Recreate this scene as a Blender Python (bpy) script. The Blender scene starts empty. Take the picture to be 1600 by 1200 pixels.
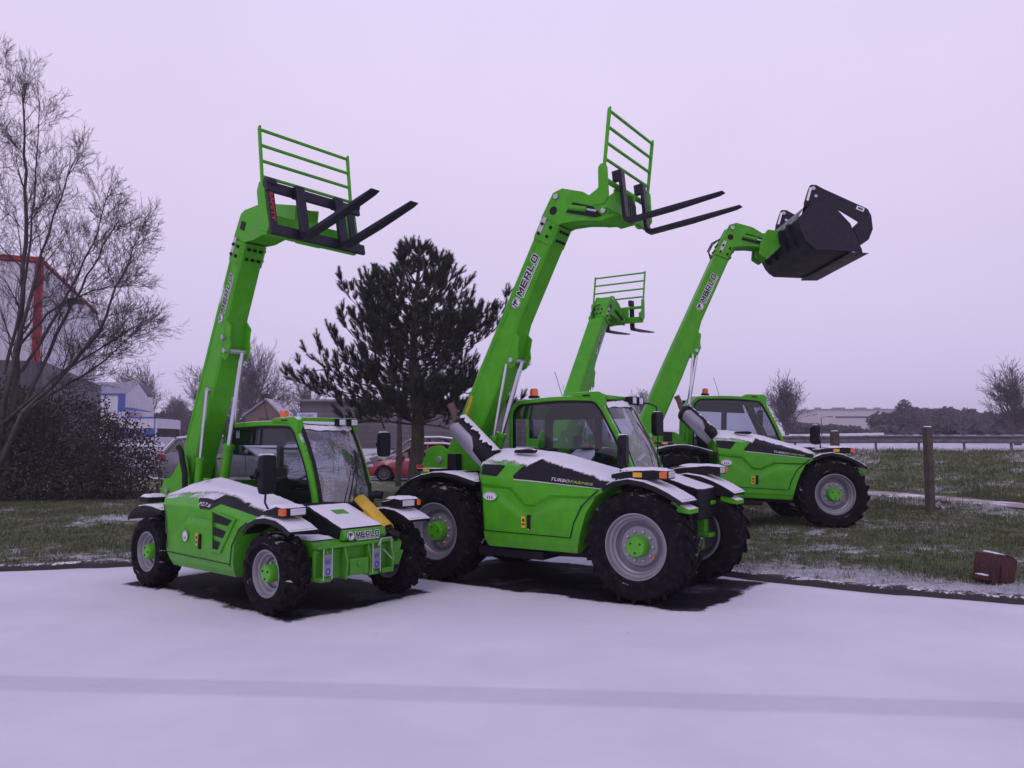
import bpy, math, random
from mathutils import Vector, Matrix, noise
from math import sin, cos, pi, radians, hypot, atan2
random.seed(7)
S = bpy.context.scene
COL = S.collection
# ------------------------------------------------------------------ camera
cam = bpy.data.cameras.new("camera"); cam.lens = 36 * 1230 / 1600; cam.sensor_width = 36
cam.clip_start = 0.05; cam.clip_end = 4000
co = bpy.data.objects.new("camera", cam); COL.objects.link(co); S.camera = co
co.location = (0, 0, 1.68); co.rotation_euler = (radians(90 + 4.278), 0, 0)
# ------------------------------------------------------------------ light
SUN_EL, SUN_AZ = radians(52), radians(200)
W = bpy.data.worlds.new("World"); S.world = W; W.use_nodes = True
nt = W.node_tree; nt.nodes.clear()
out = nt.nodes.new('ShaderNodeOutputWorld'); bg = nt.nodes.new('ShaderNodeBackground')
sky = nt.nodes.new('ShaderNodeTexSky'); sky.sky_type = 'NISHITA'; sky.sun_disc = False
sky.sun_elevation = SUN_EL; sky.sun_rotation = SUN_AZ; sky.dust_density = 6; sky.air_density = 1
tc = nt.nodes.new('ShaderNodeTexCoord'); sx = nt.nodes.new('ShaderNodeSeparateXYZ')
nt.links.new(tc.outputs['Generated'], sx.inputs[0])
cr = nt.nodes.new('ShaderNodeValToRGB')
cr.color_ramp.elements[0].position = 0.0; cr.color_ramp.elements[0].color = (.60, .53, .80, 1)
cr.color_ramp.elements[1].position = 1.0; cr.color_ramp.elements[1].color = (.34, .29, .56, 1)
for p_, c_ in ((.12, (.64, .56, .81, 1)), (.34, (.70, .60, .815, 1)), (.52, (.70, .62, .86, 1)), (.68, (.38, .33, .60, 1))):
    e = cr.color_ramp.elements.new(p_); e.color = c_
nt.links.new(sx.outputs['Z'], cr.inputs[0])
cl = nt.nodes.new('ShaderNodeTexNoise'); cl.inputs['Scale'].default_value = 1.6; cl.inputs['Detail'].default_value = 3
nt.links.new(tc.outputs['Generated'], cl.inputs['Vector'])
clr = nt.nodes.new('ShaderNodeMapRange'); clr.inputs['From Min'].default_value = .3; clr.inputs['From Max'].default_value = .7
clr.inputs['To Min'].default_value = .95; clr.inputs['To Max'].default_value = 1.05
nt.links.new(cl.outputs['Fac'], clr.inputs['Value'])
mul = nt.nodes.new('ShaderNodeVectorMath'); mul.operation = 'SCALE'
nt.links.new(cr.outputs[0], mul.inputs[0]); nt.links.new(clr.outputs[0], mul.inputs['Scale'])
sm = nt.nodes.new('ShaderNodeVectorMath'); sm.operation = 'SCALE'; sm.inputs['Scale'].default_value = .006
nt.links.new(sky.outputs[0], sm.inputs[0])
ad = nt.nodes.new('ShaderNodeVectorMath'); ad.operation = 'ADD'
nt.links.new(mul.outputs[0], ad.inputs[0]); nt.links.new(sm.outputs[0], ad.inputs[1])
nt.links.new(ad.outputs[0], bg.inputs['Color']); bg.inputs['Strength'].default_value = 1.07
nt.links.new(bg.outputs[0], out.inputs['Surface'])
sl = bpy.data.lights.new("sun", 'SUN'); sl.energy = .5; sl.angle = radians(25); sl.color = (1, .88, 1)
so = bpy.data.objects.new("sun", sl); COL.objects.link(so)
so.rotation_euler = (radians(90) - SUN_EL, 0, radians(-25))
S.view_settings.view_transform = 'Standard'; S.view_settings.look = 'None'
S.view_settings.exposure = 0.0; S.view_settings.gamma = 1
S.cycles.max_bounces = 6; S.cycles.transparent_max_bounces = 12; S.cycles.volume_bounces = 0

# ------------------------------------------------------------------ materials
def newmat(n):
    m = bpy.data.materials.new(n); m.use_nodes = True
    t = m.node_tree; return m, t, t.nodes['Principled BSDF']
def noise_node(t, scale, detail=4, vec=None, rough=.55):
    n = t.nodes.new('ShaderNodeTexNoise'); n.inputs['Scale'].default_value = scale
    n.inputs['Detail'].default_value = detail; n.inputs['Roughness'].default_value = rough
    if vec is None:
        g = t.nodes.new('ShaderNodeNewGeometry'); vec = g.outputs['Position']
    t.links.new(vec, n.inputs['Vector']); return n.outputs['Fac']
def maprange(t, v, a, b, c=0, d=1, smooth=False):
    n = t.nodes.new('ShaderNodeMapRange')
    if smooth: n.interpolation_type = 'SMOOTHSTEP'
    t.links.new(v, n.inputs['Value'])
    for k, x in zip(('From Min', 'From Max', 'To Min', 'To Max'), (a, b, c, d)): n.inputs[k].default_value = x
    return n.outputs['Result']
def mixc(t, f, a, b):
    n = t.nodes.new('ShaderNodeMix'); n.data_type = 'RGBA'
    if hasattr(f, 'node'): t.links.new(f, n.inputs['Factor'])
    else: n.inputs['Factor'].default_value = f
    for s, v in ((6, a), (7, b)):
        if hasattr(v, 'node'): t.links.new(v, n.inputs[s])
        else: n.inputs[s].default_value = (*v, 1) if len(v) == 3 else v
    return n.outputs[2]
def math_(t, op, a, b=None, c=None):
    n = t.nodes.new('ShaderNodeMath'); n.operation = op
    for i, v in enumerate((a, b, c)):
        if v is None: continue
        if hasattr(v, 'node'): t.links.new(v, n.inputs[i])
        else: n.inputs[i].default_value = v
    return n.outputs[0]
SNOW = (.80, .80, .83)
def mat(name, col, rough=.5, metal=0, var=.12, snow=0.0, sn_scale=60, coat=0, bump=0, bscale=40, spec=.5, grime=0, dirt=None, dirt_amt=.5, dscale=6):
    """paint / plastic / metal with slight variation; snow = how readily upward faces carry snow"""
    m, t, b = newmat(name)
    n1 = noise_node(t, 5, 5)
    base = mixc(t, maprange(t, n1, .3, .7), tuple(c * (1 - var) for c in col), tuple(min(1, c * (1 + var)) for c in col))
    if dirt:
        d = noise_node(t, dscale, 6, rough=.7)
        base = mixc(t, maprange(t, d, .5, .72, 0, dirt_amt), base, dirt)
    if grime:
        g0 = t.nodes.new('ShaderNodeNewGeometry'); mp0 = t.nodes.new('ShaderNodeMapping'); mp0.inputs['Scale'].default_value = (9, 9, 1.1); t.links.new(g0.outputs['Position'], mp0.inputs['Vector'])
        st = noise_node(t, 3, 5, mp0.outputs[0], .7); sp_ = noise_node(t, 55, 4, rough=.85)
        sz = t.nodes.new('ShaderNodeSeparateXYZ'); t.links.new(g0.outputs['Position'], sz.inputs[0])
        low = maprange(t, sz.outputs[2], 1.1, .35, 0, .22)
        v0 = math_(t, 'ADD', math_(t, 'ADD', math_(t, 'MULTIPLY', st, .6), math_(t, 'MULTIPLY', sp_, .5)), low)
        base = mixc(t, maprange(t, v0, .58, .86, 0, grime), base, (.085, .085, .060))
    r = rough
    if snow > 0:
        g = t.nodes.new('ShaderNodeNewGeometry'); s = t.nodes.new('ShaderNodeSeparateXYZ')
        t.links.new(g.outputs['Normal'], s.inputs[0])
        n2 = noise_node(t, sn_scale, 5, rough=.7); n3 = noise_node(t, 4, 2)
        v = math_(t, 'ADD', s.outputs['Z'], math_(t, 'MULTIPLY', math_(t, 'SUBTRACT', n2, .5), .9))
        v = math_(t, 'ADD', v, math_(t, 'MULTIPLY', math_(t, 'SUBTRACT', n3, .5), .6))
        fac = maprange(t, v, 1.08 - snow, 1.16 - snow)
        base = mixc(t, fac, base, SNOW)
        rr = maprange(t, fac, 0, 1, rough, .9); t.links.new(rr, b.inputs['Roughness'])
        bp = t.nodes.new('ShaderNodeBump'); bp.inputs['Strength'].default_value = .5; bp.inputs['Distance'].default_value = .01
        t.links.new(fac, bp.inputs['Height']); t.links.new(bp.outputs[0], b.inputs['Normal'])
    else:
        t.links.new(maprange(t, n1, .3, .7, rough * .85, min(1, rough * 1.2)), b.inputs['Roughness'])
        if bump:
            bp = t.nodes.new('ShaderNodeBump'); bp.inputs['Strength'].default_value = bump; bp.inputs['Distance'].default_value = .02
            t.links.new(noise_node(t, bscale, 5), bp.inputs['Height']); t.links.new(bp.outputs[0], b.inputs['Normal'])
    t.links.new(base, b.inputs['Base Color'])
    b.inputs['Metallic'].default_value = metal; b.inputs['Specular IOR Level'].default_value = spec
    if coat: b.inputs['Coat Weight'].default_value = coat; b.inputs['Coat Roughness'].default_value = .12
    return m
GREENC = (.068, .385, .004)
M = {}
M['green'] = mat('green_paint', GREENC, .36, coat=.10, spec=.35, grime=.5, var=.08, dirt=(.05, .16, .02), dirt_amt=.35, dscale=3)
M['green_boom'] = mat('green_paint_boom', GREENC, .45, var=.12, spec=.3, grime=.35, dirt=(.16, .34, .12), dirt_amt=.4, dscale=9)
M['green_snow'] = mat('green_paint_with_snow', GREENC, .36, snow=.55, spec=.35)
M['hood_paint'] = mat('hood_paint_with_snow_dust', GREENC, .34, snow=.26, sn_scale=90, spec=.35, grime=.42)
M['black'] = mat('black_plastic', (.007, .006, .010), .5, spec=.25)
M['black_snow'] = mat('black_plastic_with_snow', (.007, .006, .010), .5, snow=.55, spec=.25)
M['black_steel'] = mat('black_steel', (.012, .010, .022), .42, spec=.3, var=.3, dirt=(.045, .04, .05), dirt_amt=.35, dscale=9)
M['dark'] = mat('dark_metal', (.03, .03, .035), .55, metal=.3)
M['rim'] = mat('rim_grey', (.27, .26, .30), .42, metal=.25, dirt=(.22, .21, .2), dirt_amt=.5, dscale=8)
M['hub'] = mat('hub_green', (.085, .41, .008), .38, coat=.3)
M['chrome'] = mat('chrome_rod', (.75, .75, .78), .16, metal=1, var=.03)
M['steel'] = mat('bare_steel', (.5, .5, .52), .35, metal=.8)
M['grey'] = mat('heat_shield_grey', (.36, .35, .40), .45, metal=.4)
M['rust'] = mat('rusty_pipe', (.13, .075, .055), .75, bump=.4)
M['yellow'] = mat('yellow_paint', (.62, .40, .02), .45, dirt=(.3, .2, .05))
M['labelyellow'] = mat('label_yellow', (.75, .42, .02), .5)
M['white'] = mat('white_sticker', (.75, .75, .77), .5)
M['silvertext'] = mat('silver_text', (.62, .62, .66), .35)
M['limetext'] = mat('lime_text', (.35, .55, .08), .4)
M['blacktext'] = mat('black_text', (.012, .012, .018), .5)
M['redtext'] = mat('red_text', (.5, .03, .02), .5)
M['bluetext'] = mat('blue_print', (.02, .05, .35), .5)
M['seat'] = mat('seat_fabric', (.018, .018, .022), .9)
M['paleblue'] = mat('pale_blue_card', (.35, .48, .52), .7)
M['orange'] = mat('orange_lens', (.75, .13, .01), .2, coat=.5)
M['redlens'] = mat('red_lens', (.5, .03, .02), .2, coat=.5)
M['lens'] = mat('clear_lens', (.62, .62, .66), .12, coat=1)
def rubber():
    m, t, b = newmat('tyre_rubber')
    n1 = noise_node(t, 14, 6, rough=.7); n2 = noise_node(t, 120, 4, rough=.8)
    base = mixc(t, maprange(t, n1, .50, .75, 0, .55), (.007, .006, .009), (.055, .044, .038))
    g = t.nodes.new('ShaderNodeNewGeometry'); s = t.nodes.new('ShaderNodeSeparateXYZ'); t.links.new(g.outputs['Normal'], s.inputs[0])
    n3 = noise_node(t, 5, 4)
    v = math_(t, 'ADD', math_(t, 'MULTIPLY', s.outputs['Z'], .35), math_(t, 'ADD', math_(t, 'MULTIPLY', n2, .9), n3))
    base = mixc(t, maprange(t, v, 1.36, 1.44), base, SNOW)
    t.links.new(base, b.inputs['Base Color']); b.inputs['Roughness'].default_value = .85; b.inputs['Specular IOR Level'].default_value = .12
    bp = t.nodes.new('ShaderNodeBump'); bp.inputs['Strength'].default_value = .25; bp.inputs['Distance'].default_value = .01
    t.links.new(n2, bp.inputs['Height']); t.links.new(bp.outputs[0], b.inputs['Normal']); return m
M['rubber'] = rubber()
def snowmat(name='snow', patches=None):
    m, t, b = newmat(name)
    n1 = noise_node(t, .7, 6); n2 = noise_node(t, 90, 5, rough=.8); n3 = noise_node(t, 9, 5)
    base = mixc(t, maprange(t, n1, .35, .65), (.74, .74, .78), (.84, .84, .86))
    t.links.new(base, b.inputs['Base Color']); b.inputs['Roughness'].default_value = .85
    h = math_(t, 'ADD', math_(t, 'MULTIPLY', n2, .35), n3)
    bp = t.nodes.new('ShaderNodeBump'); bp.inputs['Strength'].default_value = .35; bp.inputs['Distance'].default_value = .02
    t.links.new(h, bp.inputs['Height']); t.links.new(bp.outputs[0], b.inputs['Normal'])
    return m, t, b, base
M['snow'] = snowmat()[0]
def dustsnow():
    """snow whose thin rim breaks up into grains (edge = 0 at the rim)"""
    m, t, b, base = snowmat('snow_with_grainy_rim'); o = t.nodes['Material Output']; tr = t.nodes.new('ShaderNodeBsdfTransparent'); mx = t.nodes.new('ShaderNodeMixShader')
    at = t.nodes.new('ShaderNodeAttribute'); at.attribute_name = 'edge'; n = noise_node(t, 130, 4, rough=.8); n2 = noise_node(t, 12, 3)
    v = math_(t, 'ADD', math_(t, 'MULTIPLY', at.outputs['Fac'], 1.3), math_(t, 'ADD', math_(t, 'MULTIPLY', n, 1.2), math_(t, 'MULTIPLY', n2, .5)))
    t.links.new(maprange(t, v, 1.12, 1.2), mx.inputs[0]); t.links.new(tr.outputs[0], mx.inputs[1]); t.links.new(b.outputs[0], mx.inputs[2]); t.links.new(mx.outputs[0], o.inputs['Surface']); return m
M['snow_dust'] = dustsnow()
def glass(name, tint=(.62, .66, .72), snowy=0, refl=.10):
    m, t, b = newmat(name); o = t.nodes['Material Output']
    tr = t.nodes.new('ShaderNodeBsdfTransparent'); tr.inputs[0].default_value = (*tint, 1)
    gl = t.nodes.new('ShaderNodeBsdfGlossy'); gl.inputs['Roughness'].default_value = .02; gl.inputs[0].default_value = (.9, .9, .9, 1)
    fr = t.nodes.new('ShaderNodeLayerWeight'); fr.inputs[0].default_value = .5
    f = math_(t, 'ADD', math_(t, 'MULTIPLY', math_(t, 'POWER', fr.outputs['Facing'], 4.5), .6), refl)
    mx = t.nodes.new('ShaderNodeMixShader'); t.links.new(f, mx.inputs[0]); t.links.new(tr.outputs[0], mx.inputs[1]); t.links.new(gl.outputs[0], mx.inputs[2])
    last = mx.outputs[0]
    if snowy:
        df = t.nodes.new('ShaderNodeBsdfDiffuse'); df.inputs[0].default_value = (.7, .7, .74, 1)
        n1 = noise_node(t, 45, 6, rough=.8); n2 = noise_node(t, 5, 3)
        v = math_(t, 'ADD', n1, math_(t, 'MULTIPLY', n2, .6))
        fs = maprange(t, v, .80, .95, .02 + .10 * snowy, snowy)
        mx2 = t.nodes.new('ShaderNodeMixShader'); t.links.new(fs, mx2.inputs[0]); t.links.new(last, mx2.inputs[1]); t.links.new(df.outputs[0], mx2.inputs[2]); last = mx2.outputs[0]
    t.links.new(last, o.inputs['Surface']); return m
M['glass'] = glass('window_glass', refl=.07)
M['wetglass'] = glass('snow_flecked_glass', (.45, .5, .56), .38, refl=.16)
M['carglass'] = glass('car_glass', (.12, .13, .15), 0, refl=.12)

# ------------------------------------------------------------------ mesh builder
def V(*a): return Vector(a)
class MB:
    def __init__(s, tf=None): s.v = []; s.f = []; s.m = []; s.mats = []; s.cur = 0; s.tf = tf
    def use(s, name):
        m = M[name] if isinstance(name, str) else name
        if m not in s.mats: s.mats.append(m)
        s.cur = s.mats.index(m); return s
    def add(s, vs, fs):
        o = len(s.v)
        for p in vs:
            p = Vector(p); s.v.append(s.tf(p) if s.tf else p)
        for f in fs: s.f.append([i + o for i in f]); s.m.append(s.cur)
        return s
    def box(s, c, d, rot=None, taper=1):
        x, y, z = d[0] / 2, d[1] / 2, d[2] / 2; vs = []
        for sz in (-1, 1):
            k = 1 if sz < 0 else taper
            for sx_, sy in ((-1, -1), (1, -1), (1, 1), (-1, 1)):
                p = V(sx_ * x * k, sy * y * k, sz * z)
                if rot is not None: p = rot @ p
                vs.append(p + Vector(c))
        return s.add(vs, [(3, 2, 1, 0), (4, 5, 6, 7), (0, 1, 5, 4), (1, 2, 6, 5), (2, 3, 7, 6), (3, 0, 4, 7)])
    def prism(s, poly, lo, hi, ax='y'):
        """poly in (x,z) extruded along y (ax y) / (y,z) along x / (x,y) along z"""
        a = sum(poly[i][0] * poly[(i + 1) % len(poly)][1] - poly[(i + 1) % len(poly)][0] * poly[i][1] for i in range(len(poly)))
        if (a < 0) != (ax == 'y'): poly = poly[::-1]
        if ax == 'y': poly = poly[::-1]; 
        n = len(poly)
        def P(p, h): return {'y': (p[0], h, p[1]), 'x': (h, p[0], p[1]), 'z': (p[0], p[1], h)}[ax]
        vs = [P(p, lo) for p in poly] + [P(p, hi) for p in poly]
        fs = [list(range(n))[::-1], list(range(n, 2 * n))] + [(i, (i + 1) % n, n + (i + 1) % n, n + i) for i in range(n)]
        if ax == 'y': pass
        return s.add(vs, fs)
    def tube(s, pts, r, n=10, cap=True):
        pts = [Vector(p) for p in pts]; N = len(pts); rs = r if isinstance(r, (list, tuple)) else [r] * N
        vs = []; up = None
        for i, p in enumerate(pts):
            d = (pts[min(i + 1, N - 1)] - pts[max(i - 1, 0)]).normalized()
            if up is None: up = V(0, 0, 1) if abs(d.z) < .9 else V(1, 0, 0)
            a = d.cross(up).normalized(); b = a.cross(d).normalized(); up = b
            for k in range(n):
                t = 2 * pi * k / n; vs.append(p + (a * cos(t) + b * sin(t)) * rs[i])
        fs = [(i * n + k, i * n + (k + 1) % n, (i + 1) * n + (k + 1) % n, (i + 1) * n + k) for i in range(N - 1) for k in range(n)]
        if cap: fs += [list(range(n))[::-1], [(N - 1) * n + k for k in range(n)]]
        return s.add(vs, fs)
    def lathe(s, prof, c=(0, 0, 0), n=48, closed=False):
        """prof (y,r) round the y axis"""
        vs = [(c[0] + r * cos(2 * pi * k / n), c[1] + y, c[2] + r * sin(2 * pi * k / n)) for y, r in prof for k in range(n)]
        P = len(prof); fs = []
        for i in range(P - (0 if closed else 1)):
            j = (i + 1) % P
            for k in range(n): fs.append((i * n + k, i * n + (k + 1) % n, j * n + (k + 1) % n, j * n + k))
        return s.add(vs, fs)
    def grid(s, rows, caps=False, thick=0):
        R, C = len(rows), len(rows[0]); vs = [p for r in rows for p in r]
        fs = [(i * C + j, i * C + j + 1, (i + 1) * C + j + 1, (i + 1) * C + j) for i in range(R - 1) for j in range(C - 1)]
        if caps == 'rows': fs += [list(range(C)), [(R - 1) * C + j for j in range(C)]]
        elif caps: fs += [[i * C for i in range(R)], [i * C + C - 1 for i in range(R)][::-1]]
        return s.add(vs, fs)
    def build(s, name, parent=None, bevel=0, angle=35, solid=0, seg=2):
        me = bpy.data.meshes.new(name); me.from_pydata([tuple(v) for v in s.v], [], s.f)
        for m in s.mats: me.materials.append(m)
        me.polygons.foreach_set('material_index', s.m)
        if getattr(s, 'edge', None): at_ = me.attributes.new('edge', 'FLOAT', 'POINT'); at_.data.foreach_set('value', s.edge)
        me.validate(); me.shade_smooth(); me.set_sharp_from_angle(angle=radians(angle)); me.update()
        o = bpy.data.objects.new(name, me); COL.objects.link(o)
        if parent is not None: o.parent = parent
        if solid: md = o.modifiers.new('solid', 'SOLIDIFY'); md.thickness = solid; md.offset = 0
        if bevel:
            md = o.modifiers.new('bevel', 'BEVEL'); md.width = bevel; md.segments = seg; md.limit_method = 'ANGLE'; md.angle_limit = radians(40)
            md.harden_normals = False
        return o
def tag(o, label=None, cat=None, group=None, kind=None):
    for k, v in (('label', label), ('category', cat), ('group', group), ('kind', kind)):
        if v: o[k] = v
    return o
def empty(name, loc=(0, 0, 0), rz=0, parent=None):
    o = bpy.data.objects.new(name, None); COL.objects.link(o); o.location = loc; o.rotation_euler = (0, 0, rz); o.empty_display_size = .2
    if parent is not None: o.parent = parent
    return o
_tc = {}
def text_geo(txt, bold=0.0, shear=0.0):
    """(verts2d, faces, width, height) of lettering, height of capitals ~ .7"""
    k = (txt, bold, shear)
    if k in _tc: return _tc[k]
    cu = bpy.data.curves.new('txt', 'FONT'); cu.body = txt; cu.offset = bold; cu.shear = shear; cu.resolution_u = 3; cu.fill_mode = 'FRONT'
    ob = bpy.data.objects.new('txt', cu); COL.objects.link(ob)
    bpy.context.view_layer.update()
    me = bpy.data.meshes.new_from_object(ob.evaluated_get(bpy.context.evaluated_depsgraph_get()))
    vs = [(v.co.x, v.co.y) for v in me.vertices]; fs = [list(p.vertices) for p in me.polygons]
    bpy.data.objects.remove(ob); bpy.data.curves.remove(cu); bpy.data.meshes.remove(me)
    x0 = min(v[0] for v in vs); x1 = max(v[0] for v in vs); y0 = min(v[1] for v in vs); y1 = max(v[1] for v in vs)
    vs = [(x - x0, y - y0) for x, y in vs]; _tc[k] = (vs, fs, x1 - x0, y1 - y0); return _tc[k]
def put_text(mb, txt, o, ex, ey, height, width=None, bold=0.0, shear=0.0, mp=None):
    """lettering with lower-left corner o, along ex, up ey; mp maps (a,b) to a point instead"""
    vs, fs, w, h = text_geo(txt, bold, shear); sy = height / h; sxx = (width / w) if width else sy
    o = Vector(o); ex = Vector(ex); ey = Vector(ey)
    n = ex.cross(ey)
    pts = [(mp(x * sxx, y * sy) if mp else o + ex * x * sxx + ey * y * sy) for x, y in vs]
    mb.add(pts, fs)
def interp(tbl, x):
    if x <= tbl[0][0]: return tbl[0][1]
    for (a, b), (c, d) in zip(tbl, tbl[1:]):
        if x <= c: return b + (d - b) * (x - a) / (c - a)
    return tbl[-1][1]
def sstep(a, b, x): t = max(0, min(1, (x - a) / (b - a))); return t * t * (3 - 2 * t)
def fbm(x, y, z=0, o=4): return noise.fractal(Vector((x, y, z)), 1.0, 2.0, o)
def inset(poly, d):
    n = len(poly); a = sum(poly[i][0] * poly[(i + 1) % n][1] - poly[(i + 1) % n][0] * poly[i][1] for i in range(n)); sg = 1 if a > 0 else -1
    out = []
    for i in range(n):
        p0, p1, p2 = poly[i - 1], poly[i], poly[(i + 1) % n]
        d1 = V(p1[0] - p0[0], p1[1] - p0[1]).normalized(); d2 = V(p2[0] - p1[0], p2[1] - p1[1]).normalized()
        n1 = V(-d1.y, d1.x) * sg; n2 = V(-d2.y, d2.x) * sg; m = (n1 + n2).normalized(); k = d / max(.35, m.dot(n1))
        out.append((p1[0] + m.x * k, p1[1] + m.y * k))
    return out
def rounded(poly, r, k=4):
    out = []; n = len(poly); rr = r if isinstance(r, (list, tuple)) else [r] * n
    for i in range(n):
        p0, p1, p2 = V(*poly[i - 1]), V(*poly[i]), V(*poly[(i + 1) % n])
        a = (p0 - p1); b = (p2 - p1); q = min(rr[i], a.length * .45, b.length * .45); a = p1 + a.normalized() * q; b = p1 + b.normalized() * q
        for j in range(k + 1):
            t = j / k; p = a * (1 - t) ** 2 + p1 * 2 * t * (1 - t) + b * t * t; out.append((p.x, p.y))
    return out
def ring(mb, A, B, y0, y1):
    """frame between outline A and inner outline B (same count), (x,z), from y0 to y1"""
    n = len(A)
    vs = [(p[0], y0, p[1]) for p in A] + [(p[0], y0, p[1]) for p in B] + [(p[0], y1, p[1]) for p in A] + [(p[0], y1, p[1]) for p in B]
    fs = []
    for i in range(n):
        j = (i + 1) % n
        fs += [(i, n + i, n + j, j), (2 * n + i, 2 * n + j, 3 * n + j, 3 * n + i), (i, j, 2 * n + j, 2 * n + i), (n + i, 3 * n + i, 3 * n + j, n + j)]
    mb.add(vs, fs)

# ------------------------------------------------------------------ wheels
def make_wheel_meshes(R, W, rr, lugs, kind):
    mb = MB().use('rubber'); h = W / 2; f = rr
    prof = [(h - .05, f - .02), (h - .01, f + .01), (h + .012, f + .05), (h + .02, f + (R - f) * .45), (h + .005, f + (R - f) * .75), (h - .03, R - .045), (h - .07, R - .03)]
    prof = [(-a, b) for a, b in prof] + [(0, R - .025)] + prof[::-1]
    mb.lathe(prof, n=72)
    # raised rings on the sidewall
    for sd in (-1, 1):
        mb.lathe([(sd * (h + .012), f + .055), (sd * (h + .022), f + .06), (sd * (h + .022), f + .07), (sd * (h + .014), f + .078)], n=72)
    for k in range(lugs):
        for sd in (-1, 1):
            a0 = 2 * pi * (k + (.5 if sd > 0 else 0)) / lugs
            if kind == 'farm': st = [(-.02, 0, R - .04, R), (.4, .14, R - .04, R), (.8, .25, R - .045, R - .005), (1.0, .285, R - .06, R - .012), (1.05, .30, R - .10, R - .045), (1.07, .31, R - .16, R - .12)]; wd = .032
            else: st = [(-.02, 0, R - .04, R), (.3, .05, R - .04, R), (.65, .16, R - .045, R - .004), (.95, .18, R - .06, R - .012), (1.06, .185, R - .09, R - .045), (1.08, .19, R - .14, R - .11)]; wd = .062
            vs = []
            for s_, da, r0, r1 in st:
                y = sd * s_ * h; a = a0 + da
                for r_, w_ in ((r0, wd * 1.25), (r1, wd * .85)):
                    for q in (-1, 1): vs.append(((r_) * cos(a + q * w_ * .62 / R), y, r_ * sin(a + q * w_ * .62 / R)))
            fs = []
            for i in range(len(st) - 1):
                o = i * 4; fs += [(o, o + 4, o + 6, o + 2), (o + 2, o + 6, o + 7, o + 3), (o + 3, o + 7, o + 5, o + 1)]
            fs += [(0, 2, 3, 1), (len(st) * 4 - 4, len(st) * 4 - 3, len(st) * 4 - 1, len(st) * 4 - 2)]
            mb.add(vs, fs)
    tyre = mb
    rm = MB().use('rim'); y = -h
    p = [(h - .03, f - .015), (h - .02, f - .03), (h - .06, f - .05), (.06, f - .09), (-.02, f - .09)] if 1 else []
    outer = [(y + .03, f + .012), (y + .012, f + .008), (y + .010, f - .006), (y + .03, f - .016), (y + .055, f - .022), (y + .06, f - .045), (y + .085, f - .055), (y + .10, f - .075), (y + .15, f - .085), (y + .17, f - .10), (y + .135, f * .62), (y + .12, f * .60), (y + .12, f * .30)]
    rm.lathe(outer, n=64); rm.lathe([(h - .03, f + .012), (h - .012, f + .008), (h - .02, f - .02), (h - .07, f - .05), (y + .16, f - .09)][::-1], n=64)
    rm.lathe([(y + .165, f - .095), (y + .16, f * .3)], n=64)
    nb = 10 if kind == 'farm' else 6
    rm.use('steel')
    for k in range(nb):
        t = 2 * pi * k / nb; c = (f * .46 * cos(t), 0, f * .46 * sin(t))
        rm.lathe([(y + .12, .017), (y + .095, .017), (y + .09, .009), (y + .09, 0.001)], c=c, n=6)
    if kind == 'farm':  # valve weight
        rm.use('orange').box((f * .5, y + .10, -.1), (.022, .02, .035))
    hb = MB().use('hub'); hr = f * (.335 if kind == 'farm' else .40)
    hb.lathe([(y + .14, hr * 1.05), (y + .06, hr * 1.03), (y + .02, hr * .96), (y + .005, hr * .86), (y + .005, .001)], n=40)
    hb.use('dark')
    for k in range(3):
        t = 2 * pi * k / 3 + .5; hb.lathe([(y + .006, .012), (y - .004, .010), (y - .004, .001)], c=(hr * .55 * cos(t), 0, hr * .55 * sin(t)), n=8)
    return tyre, rm, hb
_wm = {}
def add_wheel(root, key, spec, x, y, z, flip, spin):
    w = empty('wheel', (x, y, z), parent=root)
    if key not in _wm: _wm[key] = None; a, b, c = make_wheel_meshes(*spec); objs = (a.build('tyre', w, angle=30), b.build('rim', w, angle=25), c.build('hub', w, angle=40)); _wm[key] = objs
    else:
        for o in _wm[key]:
            d = o.copy(); COL.objects.link(d); d.parent = w
    w.rotation_euler = (0, spin, pi if flip else 0)
    return w

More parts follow.
